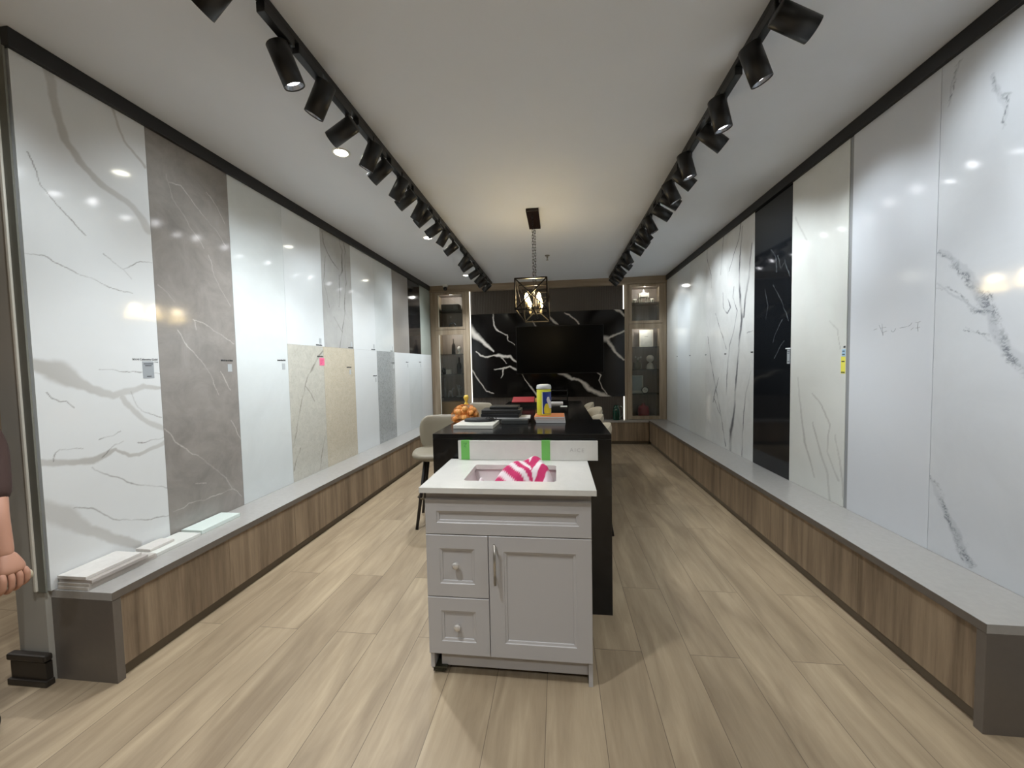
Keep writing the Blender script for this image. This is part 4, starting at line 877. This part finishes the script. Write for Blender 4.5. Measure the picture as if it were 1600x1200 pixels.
# ------------------------------------------------------------------ things on the counter table
slabthing('document_box', -0.62,-0.20,5.10,5.42,tz+0.0005,tz+0.055, mat('docbox_black', '#1b1a1b', 0.5), 'black document box under the red folder on the counter table', 'box')
o = slabthing('red_folder', -0.62,-0.32,5.08,5.36,tz+0.056,tz+0.068, mat('folder_red', '#a33336', 0.5), 'red folder on the black box on the counter table', 'folder', rot=0.03); o.rotation_euler = (0.16, 0, 0.03); o.location.z = tz+0.078
slabthing('paper_packet', -0.305,-0.225,5.13,5.19,tz+0.056,tz+0.105, mat('packet_orange', '#e0a35e', 0.6), 'small orange packet standing right of the red folder', 'packet', bev=0.006)
slabthing('loose_papers', -0.10,0.07,5.35,5.60,tz+0.0005,tz+0.02, M_pap, 'stack of white papers on the right of the counter table', 'paper', bev=0)
slabthing('white_card', 0.03,0.12,5.02,5.14,tz+0.0005,tz+0.004, mat('card_white', '#e6e6e4', 0.5), 'small white card on the counter table', 'card', bev=0)
t = thing('letter_tray', 'black wire letter tray at the far end of the counter table', 'tray', (-0.02, 5.68, tz))
M_wire = mat('wire_black', '#1a1a1c', 0.2, metal=0.5)
for k in range(3):
    z = tz+0.02+k*0.075; MB().tube([(-0.17,5.58,z),(0.14,5.58,z),(0.14,5.80,z),(-0.17,5.80,z),(-0.17,5.58,z)], 0.004, n=6).box(-0.165,0.135,5.585,5.795,z-0.003,z-0.001).build('tier', M_wire, t)
for (x, y) in ((-0.17,5.58),(0.14,5.58),(0.14,5.80),(-0.17,5.80)): MB().cyl((x,y,tz), (x,y,tz+0.19), 0.004, n=6).build('post', M_wire, t)

# ------------------------------------------------------------------ stools
M_up = mat('stool_leatherette', '#8a8271', 0.5, bump=0.1, bscale=300); M_cream = mat('stool_cream', '#c2b9a6', 0.5, bump=0.1, bscale=300)
M_leg = mat('stool_leg_black', '#1d1817', 0.4); M_ring2 = mat('footrest_bronze', '#6f6350', 0.3, metal=0.8)
def stool(name, label, mu, curve, zt, group, width=0.21):
    t = thing(name, label, 'stool', (0,0,0), 0, group)
    b = bmesh.new(); n = 36; rows = []
    for (sc, z) in ((0.0,0.615),(0.80,0.615),(0.97,0.632),(1.0,0.652),(0.97,0.672),(0.86,0.680),(0.5,0.672),(0.0,0.668)):
        if sc == 0: rows.append([b.verts.new((0,0,z))]); continue
        row = []
        for k in range(n):
            a = 2*PI*k/n; ca, sa = math.cos(a), math.sin(a); e = 2/3.2
            row.append(b.verts.new((sc*0.245*math.copysign(abs(ca)**e, ca), -0.01+sc*0.215*math.copysign(abs(sa)**e, sa), z+(0.012 if sa < -0.4 else 0)*(-sa-0.4)*-1.5)))
        rows.append(row)
    for p, q in zip(rows, rows[1:]):
        for k in range(n):
            j = (k+1)%n
            if len(p) == 1: b.faces.new((p[0], q[j], q[k]))
            elif len(q) == 1: b.faces.new((p[k], p[j], q[0]))
            else: b.faces.new((p[k], p[j], q[j], q[k]))
    bmesh.ops.recalc_face_normals(b, faces=b.faces[:])
    for f in b.faces: f.smooth = True
    mb = MB(); mb.merge(b); mb.build('seat', mu, t)
    # back: a curved padded panel with rounded corners
    b = bmesh.new(); nu, nv = 24, 14; G = {}
    for side in (0, 1):
        for i in range(nu+1):
            for j in range(nv+1):
                u = -1+2*i/nu; v = j/nv; ww = width*(0.86+0.16*math.sin(v*PI*0.8)); 
                rad = 0.32; 
                uu = u; vv = v
                if v > 1-rad: lim = math.sqrt(max(0, 1-((v-(1-rad))/rad)**2))*0.30+0.70; uu = u*lim
                if v < 0.2: uu = u*(0.85+0.15*v/0.2)
                th = uu*curve; R_ = ww/max(curve, 0.01)
                x = R_*math.sin(th); y = 0.195-R_*(1-math.cos(th))+0.05*v
                z = 0.64+(zt-0.64)*(v-(0.25*abs(uu)**2.2*v if curve > 0.9 else 0.03*abs(uu)**3*v))
                nx_, ny_ = math.sin(th), math.cos(th); tk = 0.016*min(1, (1-abs(u))*6+0.15)*min(1, (1-v)*6+0.15)
                s = 1 if side else -1
                G[side,i,j] = b.verts.new((x+s*nx_*tk, y+s*ny_*tk, z))
    for side in (0, 1):
        for i in range(nu):
            for j in range(nv): b.faces.new((G[side,i,j], G[side,i+1,j], G[side,i+1,j+1], G[side,i,j+1]))
    for i in range(nu):
        b.faces.new((G[0,i,0], G[1,i,0], G[1,i+1,0], G[0,i+1,0])); b.faces.new((G[0,i,nv], G[1,i,nv], G[1,i+1,nv], G[0,i+1,nv]))
    for j in range(nv):
        b.faces.new((G[0,0,j], G[1,0,j], G[1,0,j+1], G[0,0,j+1])); b.faces.new((G[0,nu,j], G[1,nu,j], G[1,nu,j+1], G[0,nu,j+1]))
    bmesh.ops.recalc_face_normals(b, faces=b.faces[:])
    for f in b.faces: f.smooth = True
    mb = MB(); mb.merge(b); mb.build('backrest', mu, t)
    for sx in (-1, 1):
        for sy in (-1, 1):
            MB().cyl((sx*0.115,sy*0.105,0.62), (sx*0.2,sy*0.2,0.0), 0.019, 0.0135, n=12).build('leg', M_leg, t)
    q = 0.158
    MB().tube([(-q-0.012,q,0.27),(-q-0.03,-q+0.03,0.27),(-q+0.01,-q-0.03,0.27),(q-0.01,-q-0.03,0.27),(q+0.03,-q+0.03,0.27),(q+0.012,q,0.27)], 0.009, n=8).build('footrest', M_ring2, t)
    return t
s1 = stool('bar_stool', 'taupe bar stool at the left corner of the black island', M_up, 0.55, 0.975, 'stools along the left of the counter table')
s1.location = (-1.12, 3.48, 0); s1.rotation_euler = (0, 0, math.radians(12))
dup(s1, (-1.06, 4.72, 0), math.radians(-14), 'taupe bar stool behind the oranges, farther along the left side', 'stools along the left of the counter table')
s2 = stool('tub_stool', 'cream tub stool nearest on the right side of the counter table', M_cream, 1.35, 0.93, 'tub stools along the right of the counter table', 0.25)
s2.location = (0.212, 3.40, 0); s2.rotation_euler = (0, 0, math.radians(-80))
for (x, y, r_, lab) in ((0.215, 4.02, -86, 'cream tub stool second on the right side of the counter table'), (0.28, 4.66, -70, 'cream tub stool third on the right side of the counter table'), (0.235, 5.30, -88, 'cream tub stool farthest on the right side of the counter table')):
    dup(s2, (x, y, 0), math.radians(r_), lab, 'tub stools along the right of the counter table')
# ------------------------------------------------------------------ loose tiles on the left bench
def tile(x0,x1,y0,y1,z0,z1,c,label,rot=0.0, marb=True):
    m = stone('tile_%s' % c[1:], c, None, None, mott=0.16 if marb else 0.03, scale=9)
    o = MB().box(x0,x1,y0,y1,z0,z1,bev=0.0015).build('stone_tile', m); tag(o, label, 'tile', 'loose sample tiles on the left bench'); recentre(o); o.rotation_euler = (0,0,rot)
tile(-2.366,-2.20,1.497,1.81,HB,HB+0.016,'#cfc9c2','pale marble tile at the bottom of the near stack on the left bench',0.0)
tile(-2.370,-2.196,1.500,1.80,HB+0.0165,HB+0.031,'#c3bcb4','marble tile second from the bottom of the near stack',0.0)
tile(-2.368,-2.186,1.505,1.755,HB+0.0315,HB+0.047,'#b0a8a2','darker marble tile third up in the near stack',0.0)
tile(-2.372,-2.214,1.502,1.745,HB+0.0475,HB+0.063,'#d6d2cc','white marble tile on top of the near stack on the left bench',0.0)
tile(-2.368,-2.215,1.822,2.085,HB,HB+0.018,'#d9dad4','white tile between the near stack and the mint tile',0.0,False)
tile(-2.36,-2.265,1.83,1.965,HB+0.0185,HB+0.034,'#d3cec8','narrow marble tile lying on the white tile on the left bench',0.0)
tile(-2.368,-2.222,2.10,2.39,HB,HB+0.024,'#dbe6e0','mint white tile farthest along the left bench',0.0,False)

# ------------------------------------------------------------------ things in the cabinets
def lath(name, prof, x, z, m, label, cat, y=7.28, sx=1, sy=1, group=None, n=20):
    o = MB().lathe(prof, c=(x,y,z), n=n, sx=sx, sy=sy).build(name, m); tag(o, label, cat, group); return recentre(o)
M_dk = mat('bottle_dark', '#231c14', 0.15); M_cer = mat('ceramic_white', '#cfcac0', 0.35); M_sil = mat('silver_figure', '#a8a5a3', 0.3, metal=0.5)
bot = lambda r, h: [(0,0),(r,0),(r,h*0.5),(r*0.85,h*0.6),(r*0.3,h*0.72),(r*0.28,h*0.97),(r*0.33,h),(0,h)]
e = 0.0008
lath('liquor_bottle', bot(0.036,0.30), -2.00, SHL[0]+e, M_dk, 'tall dark bottle on the top lower shelf of the left cabinet', 'bottle')
lath('bottle_stopper', [(0,0),(0.035,0),(0.03,0.02),(0.012,0.04),(0.012,0.06),(0.034,0.085),(0.04,0.11),(0.03,0.145),(0,0.155)], -1.885, SHL[0]+e, M_cer, 'round white ornament beside the tall dark bottle', 'ornament')
slabthing('white_box', -2.15,-2.065,7.24,7.32,SHL[1]+e,SHL[1]+0.086, M_cer, 'little white box on the middle lower shelf of the left cabinet', 'box', bev=0.004)
lath('wine_bottle', bot(0.046,0.32), -1.895, SHL[1]+e, mat('bottle_black', '#15120f', 0.12), 'dark round bottle right of the little white box', 'bottle')
lath('black_vase', [(0,0),(0.03,0),(0.045,0.06),(0.03,0.11),(0.035,0.125),(0,0.12)], -2.20, SHL[1]+e, M_dk, 'small dark vase left of the little white box', 'vase')
h = MB().lathe([(0,0.05),(0.022,0.06),(0.03,0.09),(0.02,0.12),(0,0.125)], c=(-2.085,7.28,SHL[2]), n=16, sx=1.6)
for dx, dy in ((-0.035,-0.012),(-0.03,0.014),(0.03,-0.012),(0.035,0.014)): h.cyl((-2.085+dx*1.3,7.28+dy,SHL[2]+e), (-2.085+dx*0.8,7.28+dy,SHL[2]+0.08), 0.008, 0.011, n=8)
h.cyl((-2.055,7.28,SHL[2]+0.10), (-2.035,7.28,SHL[2]+0.165), 0.017, 0.012, n=10).ball((-2.022,7.28,SHL[2]+0.168), 0.019, n=10, sz=0.7)
o = h.build('horse_figurine', M_sil); tag(o, 'pale horse figurine on the bottom lower shelf of the left cabinet', 'figurine'); recentre(o)
f = MB().lathe([(0,e),(0.06,e),(0.062,0.018),(0.02,0.024),(0.018,0.08),(0.034,0.13),(0.026,0.17),(0.012,0.19),(0,0.19)], c=(-1.905,7.28,SHL[2]), n=18).ball((-1.905,7.28,SHL[2]+0.212), 0.022, n=12).cyl((-1.88,7.28,SHL[2]+0.15), (-1.85,7.28,SHL[2]+0.20), 0.008, n=8).cyl((-1.93,7.28,SHL[2]+0.15), (-1.955,7.28,SHL[2]+0.24), 0.009, n=8)
o = f.build('dancer_figurine', M_sil); tag(o, 'slim silver figurine on a base right of the horse', 'figurine'); recentre(o)
lath('slim_flask', [(0,0),(0.02,0),(0.02,0.16),(0.008,0.2),(0.008,0.34),(0.016,0.36),(0,0.36)], -2.192, SHL[2]+e, M_sil, 'slim pale flask at the left of the horse figurine', 'flask')
slabthing('amber_box', -2.255,-1.74,7.20,7.42,HB+0.0215,HB+0.345, mat('amber_board', '#a98652', 0.5), 'amber brown box at the bottom of the left cabinet', 'box', bev=0.004)
slabthing('dark_case', -2.20,-1.86,7.2,7.4,2.527,2.655, mat('case_olive', '#1f1c14', 0.5), 'dark case on the upper shelf of the left cabinet', 'case', bev=0.008)
t = thing('glass_ring', 'grey ring ornament at the bottom of the upper left cabinet', 'ornament', (-2.0, 7.25, 2.151))
MB().box(-2.05,-1.95,7.22,7.28,2.1505,2.165,bev=0.003).build('base', mat('ring_base', '#3a3a3a', 0.3), t)
MB().tube([(-2.0+0.06*math.cos(a),7.25,2.232+0.065*math.sin(a)) for a in [2*PI*k/24 for k in range(25)]], 0.012, n=8).build('ring', mat('ring_grey', '#7c7f82', 0.2, metal=0.3), t)
# right cabinet
gz = 2.533
t = thing('gate_model', 'white model of an ornate gate on the upper shelf of the right cabinet', 'model', (1.571, 7.25, gz))
mb = MB().box(1.488,1.655,7.22,7.28,gz,gz+0.012)
for x in (1.50, 1.535, 1.607, 1.642): mb.cyl((x,7.25,gz+0.012), (x,7.25,gz+0.10), 0.010, n=10)
mb.build('columns', M_cer, t)
MB().box(1.488,1.655,7.225,7.275,gz+0.1005,gz+0.17,bev=0.004).box(1.48,1.50,7.22,7.28,gz+0.10,gz+0.185,bev=0.003).box(1.643,1.663,7.22,7.28,gz+0.10,gz+0.185,bev=0.003).box(1.515,1.628,7.217,7.225,gz+0.115,gz+0.155).build('beam', M_cer, t)
MB().lathe([(0,0),(0.075,0),(0.06,0.015),(0.02,0.03),(0.012,0.055),(0.004,0.075),(0,0.08)], c=(1.571,7.25,gz+0.171), n=16, sy=0.4).build('roof', M_cer, t)
for x, lab in ((1.402, 'little white elephant figurine left of the gate model'), (1.722, 'little white elephant figurine right of the gate model')):
    s = 1 if x < 1.5 else -1
    h = MB().ball((x,7.25,gz+0.058), 0.034, n=14, sz=0.85).ball((x+s*0.030,7.25,gz+0.068), 0.02, n=12)
    for dx in (-0.02, 0.018):
        for dy in (-0.014, 0.014): h.cyl((x+dx,7.25+dy,gz), (x+dx,7.25+dy,gz+0.05), 0.0095, n=8)
    h.tube([(x+s*0.045,7.25,gz+0.066),(x+s*0.054,7.25,gz+0.04),(x+s*0.052,7.25,gz+0.018)], 0.0055, n=6)
    o = h.build('elephant_figurine', M_cer); tag(o, lab, 'figurine', 'elephant figurines'); recentre(o)
t = thing('framed_plaque', 'pale framed plaque leaning on the top lower shelf of the right cabinet', 'plaque', (1.628, 7.32, SHR[0]))
MB().box(1.507,1.752,7.31,7.328,SHR[0]+e,SHR[0]+0.318,bev=0.004).build('frame', mat('plaque_frame', '#c9c6ba', 0.4), t)
MB().box(1.527,1.732,7.3088,7.3098,SHR[0]+0.02,SHR[0]+0.298).build('sheet', mat('plaque_sheet', '#b9b9b4', 0.6, mott=0.15, scale=18), t)
MB().box(1.60,1.66,7.3078,7.3087,SHR[0]+0.19,SHR[0]+0.2).build('print', mat('plaque_print', '#7d7d79', 0.6), t)
b = MB().lathe([(0,e),(0.064,e),(0.066,0.02),(0.06,0.07),(0.04,0.108),(0.02,0.12),(0.02,0.135),(0.05,0.15),(0.066,0.185),(0.062,0.225),(0.04,0.252),(0,0.262)], c=(1.69,7.28,SHR[1]), n=24)
for k in range(10):
    a = PI+k*PI/9; b.cyl((1.69+0.064*math.cos(a),7.28+0.064*math.sin(a),SHR[1]+0.005), (1.69+0.05*math.cos(a),7.28+0.05*math.sin(a),SHR[1]+0.085), 0.006, n=6)
b.ball((1.69,7.212,SHR[1]+0.19), 0.012, n=8)
o = b.build('white_bust', M_cer); tag(o, 'white bust ornament with a round head on the middle lower shelf', 'bust'); recentre(o)
t = thing('flower_vase', 'olive pot of pale flowers left of the white bust', 'vase', (1.47, 7.3, SHR[1]))
MB().lathe([(0,e),(0.06,e),(0.075,0.06),(0.062,0.12),(0.07,0.135),(0.06,0.13),(0,0.12)], c=(1.47,7.3,SHR[1]), n=20).build('pot', mat('pot_olive', '#6d6650', 0.5), t)
rr = random.Random(4); st = MB(); fl = MB()
for k in range(9):
    a = rr.uniform(0,6.28); q = rr.uniform(0.02,0.07); p = (1.47+q*math.cos(a), 7.3+0.6*q*math.sin(a), SHR[1]+rr.uniform(0.17,0.24)); st.cyl((1.47,7.3,SHR[1]+0.12), p, 0.002, n=5)
    for j in range(5): fl.ball((p[0]+0.009*math.cos(j*1.26), p[1]+0.004*math.sin(j*2.1), p[2]+0.009*math.sin(j*1.26)), 0.008, n=6)
st.build('stems', mat('stem_green', '#4d5a3c', 0.6), t); fl.build('flowers', mat('flower_pale', '#bdb5ac', 0.6), t)
lf = MB()
for k in range(7):
    z = SHR[0]+0.02+k*0.035; lf.lathe([(0,0),(0.016,0.02),(0.012,0.05),(0,0.07)], c=(1.345+0.012*math.sin(k*2.1),7.26,z), n=8, sy=0.3)
o = lf.build('green_sprig', mat('sprig_green', '#53663e', 0.6)); tag(o, 'green artificial sprig left of the framed plaque', 'plant'); recentre(o)
t = thing('photo_frame', 'pale blue photo frame on the bottom lower shelf of the right cabinet', 'picture frame', (1.457, 7.33, SHR[2]))
MB().box(1.34,1.572,7.32,7.338,SHR[2]+e,SHR[2]+0.335,bev=0.003).build('frame', mat('frame_pale', '#c6cac2', 0.4), t)
MB().box(1.362,1.55,7.3188,7.3198,SHR[2]+0.05,SHR[2]+0.315).build('picture', mat('picture_blue_grey', '#aab3b6', 0.5, mott=0.12, scale=10), t)
t = thing('desk_clock', 'small round white clock in front of the pale photo frame', 'clock', (1.588, 7.24, SHR[2]))
ck = MX((1,0,0),(0,0,1),(1.588,7.24,SHR[2]+0.064))
MB().lathe([(0,-0.02),(0.055,-0.02),(0.062,-0.005),(0.062,0.012),(0.054,0.014),(0.053,0.009)], n=28, mat=ck).build('case', mat('clock_case', '#3a3c3c', 0.3), t)
MB().lathe([(0,0.0092),(0.0525,0.0092)], n=28, mat=ck).build('dial', mat('clock_dial', '#dcdcd6', 0.5), t)
hd = MB().bar((1.588,7.2298,SHR[2]+0.064), (1.622,7.2298,SHR[2]+0.055), 0.003).bar((1.588,7.2294,SHR[2]+0.064), (1.572,7.2294,SHR[2]+0.085), 0.004); hd.build('hands', M_ink, t)
o = MB().lathe([(0,0),(0.095,0),(0.102,0.02),(0.1,0.16),(0.085,0.2),(0.03,0.22),(0.028,0.25),(0,0.255)], c=(1.568,7.28,HB+0.0218), n=28).build('red_jar', mat('jar_red', '#a3303a', 0.3)); tag(o, 'red lidded jar at the bottom of the right cabinet', 'jar'); recentre(o)
# green jug on the base unit
t = thing('green_jug', 'dark green glass jug with a loop handle right of the stools by the cabinet', 'jug', (1.06, 7.045, HB))
jx, jy = 1.045, 7.045
MB().lathe([(0,0.0005),(0.058,0.0005),(0.062,0.01),(0.064,0.15),(0.052,0.20),(0.040,0.235),(0.043,0.262),(0.038,0.26),(0.034,0.235),(0,0.23)], c=(jx,jy,HB), n=28).build('body', mat('jug_green', '#0f3b2e', 0.12), t)
MB().tube([(jx+0.045,jy,HB+0.235),(jx+0.085,jy,HB+0.25),(jx+0.115,jy,HB+0.2),(jx+0.118,jy,HB+0.13),(jx+0.10,jy,HB+0.075),(jx+0.064,jy,HB+0.05)], 0.005, n=8).build('handle', mat('jug_handle', '#9aa49c', 0.2), t)

# ------------------------------------------------------------------ person at the left edge (mostly out of the frame)
def skin_obj(name, pts, edges, rad, m, parent=None, sub=2, root=0):
    me = bpy.data.meshes.new(name); me.from_pydata(pts, edges, []); me.update()
    o = bpy.data.objects.new(name, me); C.objects.link(o)
    sk = o.modifiers.new('Skin', 'SKIN'); sk.use_smooth_shade = True
    for i, r in enumerate(rad): me.skin_vertices[0].data[i].radius = (r, r) if not isinstance(r, tuple) else r
    me.skin_vertices[0].data[root].use_root = True
    ss = o.modifiers.new('Sub', 'SUBSURF'); ss.levels = sub; ss.render_levels = sub
    dg = bpy.context.evaluated_depsgraph_get(); me2 = bpy.data.meshes.new_from_object(o.evaluated_get(dg))
    bpy.data.objects.remove(o); bpy.data.meshes.remove(me)
    return me2
M_skin = mat('skin', '#b98a74', 0.5); M_shirt = mat('knit_brown', '#3a2620', 0.85, bump=0.4, bscale=150); M_pant = mat('trousers_dark', '#2a2b30', 0.8); M_hair = mat('hair_dark', '#1c1512', 0.5); M_shoe = mat('shoe_dark', '#1b1a1a', 0.5)
PXc, PYc = -2.455, 1.10
t = thing('person', 'person at the left edge in a dark brown knit sleeve, hand hanging beside the column', 'person', (PXc, PYc, 0))
W = lambda x, y, z: (PXc+x, PYc+y, z)
# body faces the room (+X); right-hand side is -Y ; the near arm hangs at the +X front
body = [W(0,0,0.93),W(0,0,1.06),W(0.01,0,1.24),W(0.0,0,1.40),W(0.0,0,1.49),W(0.02,0,1.56),
        W(0,-0.10,0.88),W(0.01,-0.10,0.48),W(-0.02,-0.10,0.09),W(0.13,-0.11,0.04),
        W(0,0.10,0.88),W(0.01,0.10,0.48),W(-0.02,0.10,0.09),W(0.13,0.11,0.04),
        W(0.0,-0.17,1.40),W(-0.04,-0.24,1.12),W(0.02,-0.26,0.88),W(0.05,-0.25,0.80),
        W(0.0,0.17,1.40),W(0.10,0.215,1.15),W(0.255,0.13,0.90),W(0.283,0.125,0.775),W(0.292,0.125,0.73)]
be = [(0,1),(1,2),(2,3),(3,4),(4,5),(0,6),(6,7),(7,8),(8,9),(0,10),(10,11),(11,12),(12,13),(3,14),(14,15),(15,16),(16,17),(3,18),(18,19),(19,20),(20,21),(21,22)]
br = [(.11,.085),(.105,.085),(.115,.09),(.085,.065),.055,.052,.075,.058,.042,.038,.085,.058,.042,.038,.058,.043,.031,.028,.058,.043,.034,.028,(.030,.024)]
link_mesh('body', skin_obj('body', body, be, br, M_skin), M_skin, t, smooth=True)
tp = skin_obj('top', [W(0,0,0.86)]+body[1:4]+[W(0,0,1.475)]+body[14:17]+[W(0.0,0.17,1.40),W(0.10,0.215,1.15),W(0.235,0.14,0.945)], [(0,1),(1,2),(2,3),(3,4),(3,5),(5,6),(6,7),(3,8),(8,9),(9,10)], [(.185,.15),(.165,.14),(.175,.145),(.145,.115),.075,.075,.055,.045,.07,.055,.047], M_shirt)
link_mesh('knit_top', tp, M_shirt, t, smooth=True)
tr = skin_obj('tr', [W(0,0,0.97)]+[body[i] for i in (6,7,8,10,11,12)], [(0,1),(1,2),(2,3),(0,4),(4,5),(5,6)], [(.135,.12),(.11,.11),.082,.066,(.115,.12),.082,.066], M_pant)
link_mesh('trousers', tr, M_pant, t, smooth=True)
for s in (-1, 1): MB().box(PXc-0.09, PXc+0.18, PYc+s*0.105-0.045, PYc+s*0.105+0.045, 0.0, 0.085, bev=0.035, seg=4).build('shoe', M_shoe, t, smooth=True)
hd = MB().ball(W(0.035,0,1.655), 0.1, n=28, sz=1.22)
hd.lathe([(0,0),(0.016,0.004),(0.013,0.03),(0.004,0.048),(0,0.05)], n=10, mat=Matrix.Translation(W(0.128,0,1.625)))
for s in (-1, 1): hd.ball(W(0.03,s*0.098,1.65), 0.022, n=10, sz=1.4)
hd.build('head', M_skin, t)
mo = MB()
for s in (-1, 1): mo.ball(W(0.122,s*0.035,1.672), 0.0095, n=8, sz=0.6)
mo.build('eyes', M_ink, t); MB().ball(W(0.122,0,1.588), 0.016, n=8, sz=0.3).build('mouth', mat('lips', '#8f5a50', 0.5), t)
MB().ball(W(0.012,0,1.69), 0.112, n=28, sz=1.12).build('hair', M_hair, t)
# the visible hand, curled round a pale roll
hx, hy, hz = PXc+0.283, PYc+0.125, 0.775
H_ = lambda x, y, z: (hx+x, hy+y, hz+z)
hand = [H_(0.004,0,-0.018),H_(0.012,0,-0.04),H_(0.032,0.0,-0.075),H_(0.040,0.0,-0.105)]
me = skin_obj('palm', hand, [(0,1),(1,2),(2,3)], [(.024,.022),(.032,.024),(.043,.020),(.040,.017)], M_skin)
pm = link_mesh('hand', me, M_skin, t, smooth=True)
for k, (dy, L) in enumerate(((-0.034,0.92),(-0.011,1.0),(0.012,0.95),(0.033,0.78))):
    ln = 0.042*L
    pts = [H_(0.034,dy*0.9,-0.088),H_(0.046,dy,-0.112),H_(0.042,dy,-0.112-ln),H_(0.018,dy,-0.118-ln*1.35),H_(-0.004,dy,-0.112-ln*1.2)]
    link_mesh('finger', skin_obj('f', pts, [(0,1),(1,2),(2,3),(3,4)], [.0105,.0105,.0095,.0088,.0072], M_skin), M_skin, pm, smooth=True)
pts = [H_(0.010,-0.018,-0.045),H_(0.008,-0.046,-0.078),H_(0.012,-0.050,-0.11),H_(0.010,-0.036,-0.138)]
link_mesh('thumb', skin_obj('th', pts, [(0,1),(1,2),(2,3)], [.014,.0125,.0105,.008], M_skin), M_skin, pm, smooth=True)
o = MB().cyl(H_(0.020,-0.062,-0.131), H_(0.020,0.055,-0.131), 0.0185, n=24).build('paper_roll', mat('roll_pale', '#bdb29a', 0.7)); tag(o, 'small pale roll held in the hand at the left edge', 'paper roll')

# ------------------------------------------------------------------ camera, view
cam = bpy.data.cameras.new('camera'); co_ = bpy.data.objects.new('camera', cam); C.objects.link(co_)
Mc = ((0.9928442546516946, 0.11764107346486112, -0.02051496622361632), (-0.014762757853170386, -0.049560902356272564, -0.9986619938388568), (-0.1185004092216125, 0.9918186804006401, -0.04746955047863008))
rx, ry, rz = Vector(Mc[0]), -Vector(Mc[1]), -Vector(Mc[2])
m4 = Matrix((rx, ry, rz)).transposed().to_4x4(); m4.translation = (0, 0, 1.45); co_.matrix_world = m4
cam.sensor_fit = 'HORIZONTAL'; cam.sensor_width = 36; cam.lens = 36*597.98/1600; cam.clip_start = 0.02; cam.clip_end = 60
bpy.context.scene.camera = co_
w = bpy.data.worlds.new('world'); bpy.context.scene.world = w; w.use_nodes = True
w.node_tree.nodes['Background'].inputs[0].default_value = (0.9, 0.92, 1, 1); w.node_tree.nodes['Background'].inputs[1].default_value = 0.02
sc = bpy.context.scene
sc.view_settings.view_transform = 'Standard'; sc.view_settings.look = 'None'; sc.view_settings.gamma = 1; sc.view_settings.exposure = 1.5; sc.view_settings.use_curve_mapping = False
sc.cycles.sample_clamp_indirect = 4.0; sc.cycles.max_bounces = 10; sc.cycles.transparent_max_bounces = 12
sc.cycles.use_denoising = True
